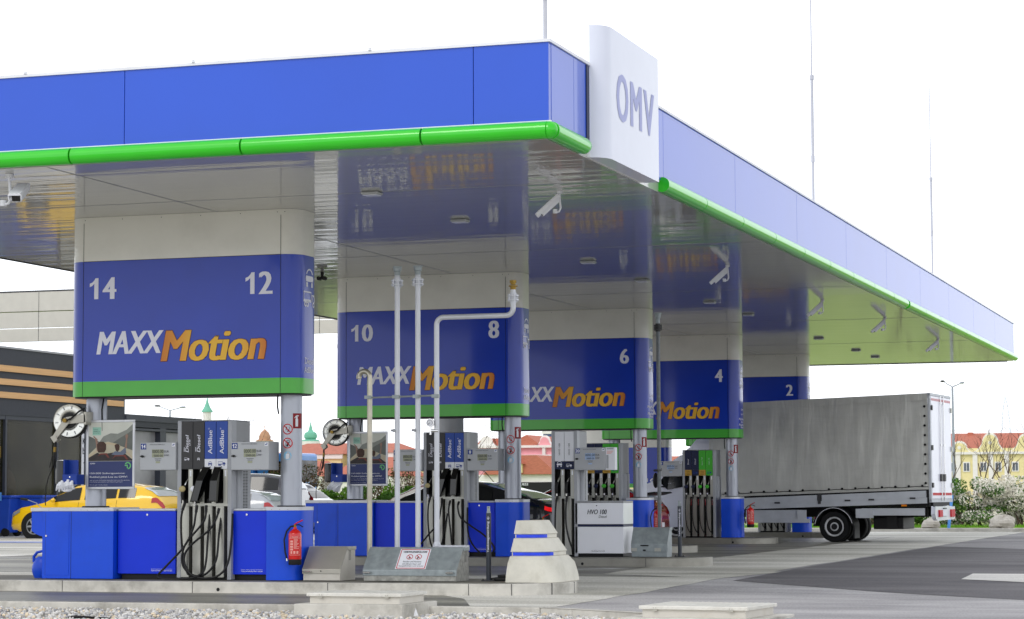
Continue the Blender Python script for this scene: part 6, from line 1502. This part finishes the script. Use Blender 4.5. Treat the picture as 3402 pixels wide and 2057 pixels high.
m = MB(); m.prism(gable(-59.0, 2.6, 5.9, 1.05), 'y', YP2-.1, YP2+.2); m.build('gable_edge', 'trim_white', t)
t = thing('arcade_house', 'low house with steep red roof and yellow dormer in front of the pink building', 'house', (-54, 176, 0))
YA = 174
m = MB(); m.box(-58, -50, YA, YA+5, 0, 3.25); m.build('wall', 'trim_white', t)
m = MB(); m.prism([(-57.2, 3.26), (-55.2, 5.0), (-52.0, 5.0), (-50, 3.26)], 'y', YA-.4, YA+5); m.build('roof', 'roof_red', t)
m = MB(); m.box(-54.5, -53.3, YA-.7, YA, 3.4, 4.2); d_ = m.build('dormer', 'wall_yellow', t)
m = MB(); m.prism([(-54.75, 4.2), (-53.9, 4.75), (-53.05, 4.2)], 'y', YA-.8, YA+.2); m.build('dormer_roof', 'roof_red', d_)
m = MB(); m.box(-54.1, -53.7, YA-.73, YA-.701, 3.45, 4.0); m.build('pane', 'window_grey', d_)
m = MB(); m.box(-56, -50.3, YA-.1, YA-.001, .9, 2.55); m.build('shop_front', 'black', t)
m = MB(); text(m, 'GUESS', (-53.9, -52.9, 2.26, 2.47), plane(YA-.1), .01, bold=.02); m.build('lettering', 'soft_white', t)
def house(label, x0, x1, y, z1, roof, wall, eave=True, dorm=None, hip=1.2, group='red-roofed outlet houses'):
    t = thing('red_roofed_house', label, 'house', ((x0+x1)/2, y, 0), group)
    m = MB(); m.box(x0, x1, y, y+9, 0, z1); m.build('wall', wall, t)
    m = MB(); m.box(x0-.2, x1+.2, y-.25, y-.001, z1-.45, z1); m.build('cornice', 'trim_white', t)
    m = MB(); m.add([(x0-.3, y-.4, z1), (x1+.3, y-.4, z1), (x1-hip, y+4.5, z1+roof), (x0+hip, y+4.5, z1+roof), (x0-.3, y+9, z1), (x1+.3, y+9, z1)], [(0,1,2,3), (1,5,2), (5,4,3,2), (4,0,3)]); rf = m.build('roof', 'roof_red', t)
    for dx in (dorm or []):
        m = MB(); m.box(dx-.6, dx+.6, y-.2, y+2, z1+.2, z1+1.1); d_ = m.build('dormer', 'wall_yellow', t); m = MB(); m.box(dx-.25, dx+.25, y-.23, y-.201, z1+.3, z1+.95); m.build('pane', 'window_grey', d_)
    return t
house('red-roofed yellow house left of the second poster frame', -80.5, -73.8, 180, 5.4, 1.15, 'wall_yellow')
house('red-roofed house with a gable edge just right of the second poster', -72.5, -68.3, 180, 5.5, 1.0, 'wall_yellow')
house('low red-roofed shop in front of the yellow house on the left', -80, -72.5, 172, 3.2, 1.5, 'trim_white')
house('low red-roofed shop with small dormer right of the second poster', -71.5, -65.5, 172, 3.2, 1.8, 'trim_white', dorm=[-69.1])
house('red-roofed house behind the white dispenser columns', -49.3, -44.8, 181, 5.5, 1.05, 'wall_pink')
house('low red-roofed house between the third post and the grey truck', -44.5, -37, 176, 3.5, 1.4, 'wall_yellow')
t = thing('yellow_gable_house', 'yellow round-gabled house above the display numbered 20', 'house', (-48, 178, 0))
m = MB(); m.box(-49.2, -46.8, 178, 186, 0, 5.9); m.build('wall', 'wall_yellow', t)
m = MB(); m.prism(gable(-48, 2.4, 5.6, 1.15), 'y', 177.9, 178.2); m.build('gable_edge', 'trim_white', t); m = MB(); m.prism(gable(-48, 2.0, 5.55, .98), 'y', 177.7, 177.895); m.build('gable', 'wall_yellow', t)
t = thing('office_tower', 'blue glass office block rising behind the pink gable', 'building', (-52, 215, 0))
m = MB(); m.box(-64.5, -57, 215, 225, 0, 10.5); m.build('body', 'office_glass', t)
m = MB()
for k in range(7): m.box(-64.6, -56.9, 214.9, 214.999, 1.3+1.35*k, 1.6+1.35*k)
m.build('floor_band', 'trim_white', t)
# spires
t = thing('spire_tower', 'slim white tower with a pointed green copper spire left of the bare tree', 'tower', (-117, 240, 0))
m = MB(); m.cyl((-117, 240, 0), .55, 12.1, n=12); m.build('shaft', 'trim_white', t)
m = MB(); m.lathe([(.72, 12.05), (.70, 12.2), (.42, 12.6), (.18, 13.2), (.02, 14.0)], (-117, 240, 0), n=16); m.build('spire', 'copper_green', t, smooth=True)
t = thing('onion_tower', 'tower with a green copper onion dome and needle beside the nearest right post', 'tower', (-102.8, 240, 0))
m = MB(); m.cyl((-102.8, 240, 0), 1.2, 8.2, n=16); m.build('shaft', 'trim_white', t)
m = MB(); m.lathe([(1.15, 8.15), (1.1, 8.35), (.62, 8.45), (.80, 8.65), (.83, 8.95), (.72, 9.25), (.35, 9.45), (.26, 9.6), (.12, 10.2), (.01, 10.7)], (-102.8, 240, 0), n=24); m.build('dome', 'copper_green', t, smooth=True)
m = MB(); m.tube([(-102.8, 240, 10.6), (-102.8, 240, 11.1)], .03, 4); m.build('finial', 'copper_green', t)
t = thing('copper_dome_house', 'white turret with a small orange copper dome left of the nearest right post', 'tower', (-109, 240, 0))
m = MB(); m.cyl((-109.03, 240, 0), 1.05, 8.3, n=16); m.build('shaft', 'trim_white', t)
m = MB(); m.lathe([(1.15, 8.28), (1.1, 8.4), (.75, 8.5), (.72, 8.9), (.5, 9.4), (.2, 9.65), (.05, 9.8)], (-109.03, 240, 0), n=20); m.build('dome', 'copper_orange', t, smooth=True)
m = MB(); m.tube([(-109.03, 240, 9.7), (-109.03, 240, 10.4)], .04, 4); m.box(-109.25, -108.85, 239.98, 240.02, 10.05, 10.12); m.build('finial', 'copper_orange', t)
# street lamps
def lampp(label, x, y, zt_, arms, m_='lamp_post'):
    t = thing('street_lamp', label, 'street lamp', (x, y, .2), 'two-armed street lamps')
    m = MB(); m.tube([(x, y, .1), (x, y, zt_)], [.09, .045], 10); m.build('pole', m_, t, smooth=True)
    for dx, dz in arms:
        m = MB(); m.tube([(x, y, zt_), (x+dx*.7, y, zt_+dz*.75)], .025, 6); a_ = m.build('arm', m_, t)
        m = MB(); m.ball((x+dx*.86, y, zt_+dz*.9), abs(dx)*.22, .12, .05, 10, 6); m.build('lamp_head', 'dark_grey_panel' if dx < 0 else 'lamp_post', a_, smooth='all')
lampp('slim two-armed street lamp right of the truck', -1.13, 75, 6.0, ((-.5, .29), (.5, .2)))
lampp('two-armed street lamp above the low dark annex roof', -41.83, 80, 5.75, ((-.85, .28), (.85, .18)))
t = thing('lamp_post', 'pale post rising between the second hose reel and poster', 'post', (-17.5, 47, .2)); m = MB(); m.tube([(-18.2, 47, .1), (-18.15, 47, 6.7)], .075, 8); m.build('pole', 'lamp_post', t, smooth=True)
# pylon and wires
t = thing('power_pylon', 'distant lattice power pylon above the yellow building', 'pylon', (-19.8, 262, 0))
YL = 330; px = -27.7
m = MB(); zt_ = 16.0
lv = [(0, 2.0), (4, 1.55), (8, 1.1), (10.2, .75), (11.2, .62), (12.8, .52), (14.2, .36), (16, .10)]
q4 = lambda h, w_: [(px-w_, YL-w_, h), (px+w_, YL-w_, h), (px+w_, YL+w_, h), (px-w_, YL+w_, h)]
for (h0, w0), (h1, w1) in zip(lv, lv[1:]):
    a, b = q4(h0, w0), q4(h1, w1)
    for i in range(4): m.tube([a[i], b[i]], .035, 3); m.tube([a[i], b[(i+1) % 4]], .02, 3); m.tube([a[(i+1) % 4], b[i]], .02, 3); m.tube([b[i], b[(i+1) % 4]], .02, 3)
for s_ in (-1, 1):
    m.tube([(px, YL, 13.3), (px+s_*3.5, YL, 12.75)], .03, 3); m.tube([(px, YL, 12.7), (px+s_*3.5, YL, 12.7)], .03, 3)
    m.tube([(px+s_*3.4, YL, 12.7), (px+s_*3.42, YL, 11.3)], .025, 3); m.tube([(px+s_*3.2, YL, 12.7), (px+s_*3.25, YL, 11.3)], .025, 3)
m.build('lattice', 'pylon_grey', t)
for k, (za, zb_, xa, xb) in enumerate(((18.4, 17.3, -60, -10), (17.5, 16.8, -60, -10), (11.3, 10.9, -60, -10), (10.8, 10.4, -60, -10))):
    t = solo('power_line', MB().tube([(xa+(xb-xa)*i/12, YL-6, za+(zb_-za)*i/12-.25*math.sin(math.pi*i/12)) for i in range(13)], .028, 4), 'wire', ['highest power line in the sky right of the canopy', 'second highest power line in the sky right of the canopy', 'upper one of the two power lines beside the truck roof', 'lowest power line, just above the yellow building'][k], 'cable', 'distant power lines')
# far grey mall strip behind store
# =================================================================== PLANTS
def leaves(mb, c, rad, n, size, rnd, shell=.55):
    for _ in range(n):
        while True:
            d = Vector((rnd.uniform(-1, 1), rnd.uniform(-1, 1), rnd.uniform(-1, 1)))
            if shell < d.length < 1: break
        p = Vector((c[0]+d.x*rad[0], c[1]+d.y*rad[1], c[2]+d.z*rad[2]))
        if p.z < .15: continue
        u = Vector((rnd.uniform(-1, 1), rnd.uniform(-1, 1), rnd.uniform(-1, 1))).normalized(); v = u.orthogonal().normalized(); s_ = size*rnd.uniform(.6, 1.4)
        mb.add([p-u*s_, p+v*s_*.5, p+u*s_, p-v*s_*.5], [(0,1,2,3)])
def shrub(label, x, y, w_, d_, h, seed, mats, name='shrub', cat='bush', group='shrubs along the back kerb', n=2600, size=.05, stems=16):
    rnd = random.Random(seed); t = thing(name, label, cat, (x, y, .19), group)
    m = MB()
    for k in range(stems):
        a = rnd.uniform(0, 6.3); r_ = rnd.uniform(.3, 1); p = [(x, y, .1)]; q = (x+w_*.45*r_*math.cos(a), y+d_*.45*r_*math.sin(a), .2+h*rnd.uniform(.6, .98))
        mid = ((x+q[0])/2+rnd.uniform(-.2, .2), (y+q[1])/2, q[2]*.55); m.tube([(x+rnd.uniform(-.2, .2)*w_, y+rnd.uniform(-.2, .2)*d_, .1), mid, q], [.03, .02, .006], 4)
    m.build('branches', 'bark', t)
    cl = []
    for k in range(30): cl.append(((x+rnd.uniform(-.5, .5)*w_*.8, y+rnd.uniform(-.5, .5)*d_*.8, .2+h*rnd.uniform(.12, .86)), (w_*rnd.uniform(.10, .2), d_*rnd.uniform(.12, .22), h*rnd.uniform(.09, .17))))
    for j, (mt_, share) in enumerate(mats):
        m = MB()
        for k, (c, rad) in enumerate(cl):
            if rnd.random() < share*1.3: leaves(m, c, rad, int(n*share/20), size, rnd)
        if m.f: m.build('blossom' if mt_ == 'blossom' else 'foliage', mt_, t)
    return t
GR = [('leaf', .6), ('leaf_dark', .5)]
BL = [('blossom', .75), ('leaf', .25), ('leaf_dark', .35)]
shrub('white flowering bush directly right of the truck tail', 2.7, 49.8, 2.6, 1.6, 1.75, 1, [('blossom', .6), ('leaf_dark', .6), ('leaf', .3)], n=5200, size=.045)
shrub('large white flowering bush in the middle of the right-hand hedge', 4.3, 50.2, 2.6, 1.7, 1.8, 2, [('blossom', .9), ('leaf', .25), ('leaf_dark', .3)], n=6500, size=.045)
shrub('green bush at the right edge of the photo with brown stems below', 6.4, 50.6, 2.4, 1.8, 1.75, 3, [('leaf', .7), ('leaf_dark', .5), ('blossom', .25)], n=5000, size=.05)
shrub('dark green bush with few white blossoms low behind the truck rear', 1.2, 51.5, 2.4, 1.5, 1.3, 4, [('leaf_dark', .8), ('leaf', .3), ('blossom', .2)], n=4200, size=.05)
shrub('low green bush under the truck bed', -.8, 51.8, 2.6, 1.4, 1.1, 14, [('leaf_dark', .8), ('leaf', .5), ('blossom', .15)], n=3600, size=.05)
shrub('low green bush showing between the truck wheels', -3.2, 51.8, 2.6, 1.4, 1.2, 24, [('leaf_dark', .8), ('leaf', .5)], n=3000, size=.05)
for k, (x, lab) in enumerate(((-22.3, 'green hedge shrub behind the nearest right-hand post'), (-20.6, 'green hedge shrub behind the second hose reel'), (-18.9, 'green hedge shrub just right of the second poster post'), (-17.2, 'green hedge shrub between the hooked and straight vent pipes'), (-15.5, 'green hedge shrub left of the second dispenser'), (-13.8, 'green hedge shrub behind the second dispenser'))):
    shrub(lab, x, 50.5, 2.1, 1.4, 1.55, 30+k, GR, n=4200, size=.055, group='green hedge shrubs')
shrub('brownish shrub left of the second hose reel', -24.3, 56, 3.0, 1.6, 2.6, 50, [('leaf_brown', .8), ('leaf_dark', .2)], n=3600, size=.05, group='brown shrubs')
shrub('pale brown shrub behind the second poster frame', -20.4, 57, 2.6, 1.6, 2.4, 51, [('leaf_brown', .7), ('leaf', .2)], n=2600, size=.05, group='brown shrubs')
shrub('fresh green young tree crown left of the white HVO dispenser', -13.6, 62, 1.5, 1.2, 2.5, 52, [('leaf', .6), ('leaf_brown', .3)], n=2200, size=.05, group='brown shrubs')
def bare(label, x, y, h, seed, mt_='bark', spread=.55, depth=4, up=.0, r0=.05, grp='bare spring trees'):
    rnd = random.Random(seed); t = thing('bare_tree', label, 'tree', (x, y, .2), grp)
    tr = MB(); br = MB()
    def go(p, d, l, r, lvl):
        q = p+d*l; mid = p+d*l*.5+Vector((rnd.uniform(-.04, .04), rnd.uniform(-.04, .04), 0))*l
        (tr if lvl == 0 else br).tube([p, mid, q], [r, r*.85, r*.65], 5 if lvl < 2 else 3, caps=False)
        if lvl >= depth: return
        for k in range(3 if lvl < 2 else 2+(rnd.random() < .5)):
            e = (d+Vector((rnd.uniform(-1, 1), rnd.uniform(-1, 1), rnd.uniform(-.1, .6)))*spread).normalized(); go(p+d*l*rnd.uniform(.45, 1.), e, l*rnd.uniform(.6, .85), r*.55, lvl+1)
    go(Vector((x, y, .1)), Vector((0, 0, 1)), h*.42, r0, 0)
    tr.build('trunk', mt_, t, smooth='all'); br.build('branches', mt_, t)
    return t
bare('bare tree rising behind the nearest dispenser, right of the green spire', -34.0, 70, 5.9, 61, spread=.5, r0=.05)
bare('bare twigs right of the taller bare tree, under the nearest sign', -33.2, 70, 5.2, 62, spread=.75, r0=.04)
bare('bare tree showing above the second dispenser housing', -22.1, 70, 4.7, 63, spread=.6, r0=.05)
bare('second bare tree beside the post of the sign numbered 10', -21.2, 72, 4.6, 64, spread=.8, r0=.04)
for k, (x, h, lab) in enumerate(((-1.9, 3.6, 'bare young tree closest to the truck doors'), (-.3, 3.8, 'bare young tree in front of the first yellow gable'), (1.0, 4.1, 'bare young tree in front of the large yellow gable'), (2.2, 3.7, 'bare young tree right of the large yellow gable'), (3.5, 4.3, 'bare young tree near the right edge, in front of the pylon'), (4.2, 3.6, 'bare young tree cut by the right edge of the photo'))):
    bare(lab, x, 66+k % 3, h, 70+k, spread=.62, r0=.05, grp='bare young trees before the yellow building')
bare('tall pale bare tree reaching up beside the pylon', 3.7, 85, 8.6, 90, 'bark_pale', spread=.4, depth=5, r0=.06)
# grass tufts on the verge
m = MB(); rnd = random.Random(9)
for _ in range(9000):
    x, y = rnd.uniform(-9, 9), rnd.uniform(47.95, 50.5); h = rnd.uniform(.04, .13); a = rnd.uniform(0, 3.1); dx, dy = math.cos(a)*.012, math.sin(a)*.012
    m.add([(x-dx, y-dy, .19), (x+dx, y+dy, .19), (x+rnd.uniform(-.03, .03), y, .19+h)], [(0,1,2)])
tag(m.build('grass_tufts', 'leaf_fresh'), kind='stuff')
# rocks and blue post
for x, y, s_, sd_, lab in ((1.9, 46.9, (.36, .30, .30), 5, 'white boulder under the truck tail lamps'), (4.15, 46.9, (.38, .30, .37), 8, 'grey pointed boulder near the right edge')):
    rnd = random.Random(sd_); t = thing('boulder', lab, 'boulder', (x, y, .19), 'boulders on the verge')
    m = MB(); vs = []
    for j in range(9):
        th = math.pi*j/8
        for i in range(14):
            a = 2*math.pi*i/14; k = 1+.16*math.sin(2*a+sd_)+.13*math.sin(3*th+a*2)+rnd.uniform(-.09, .09)
            vs.append((x+s_[0]*k*math.sin(th)*math.cos(a)+.12*s_[0]*math.cos(th), y+s_[1]*k*math.sin(th)*math.sin(a), .19+s_[2]*.45+s_[2]*.62*k*math.cos(th)))
    m.add(vs, [(j*14+i, (j+1)*14+i, (j+1)*14+(i+1) % 14, j*14+(i+1) % 14) for j in range(8) for i in range(14)]); m.build('stone', 'rock', t)
t = thing('blue_post', 'light blue leaning post behind the truck lamp bar', 'post', (2.5, 47.2, .19))
m = MB(); m.tube([(2.42, 47.2, .15), (2.55, 47.2, 1.25)], .05, 8); m.build('shaft', 'blue_post', t)
# drain grate
t = thing('drain_grate', 'metal drain grate set in the pale concrete patch at the right', 'grate', (9.9, 5.8, ghz(6)))
m = MB()
for k in range(16): m.box(9.3+.11*k, 9.35+.11*k, 5.2, 6.5, ghz(6)+.012, ghz(6)+.02)
m.build('grille', 'galvanised', t)
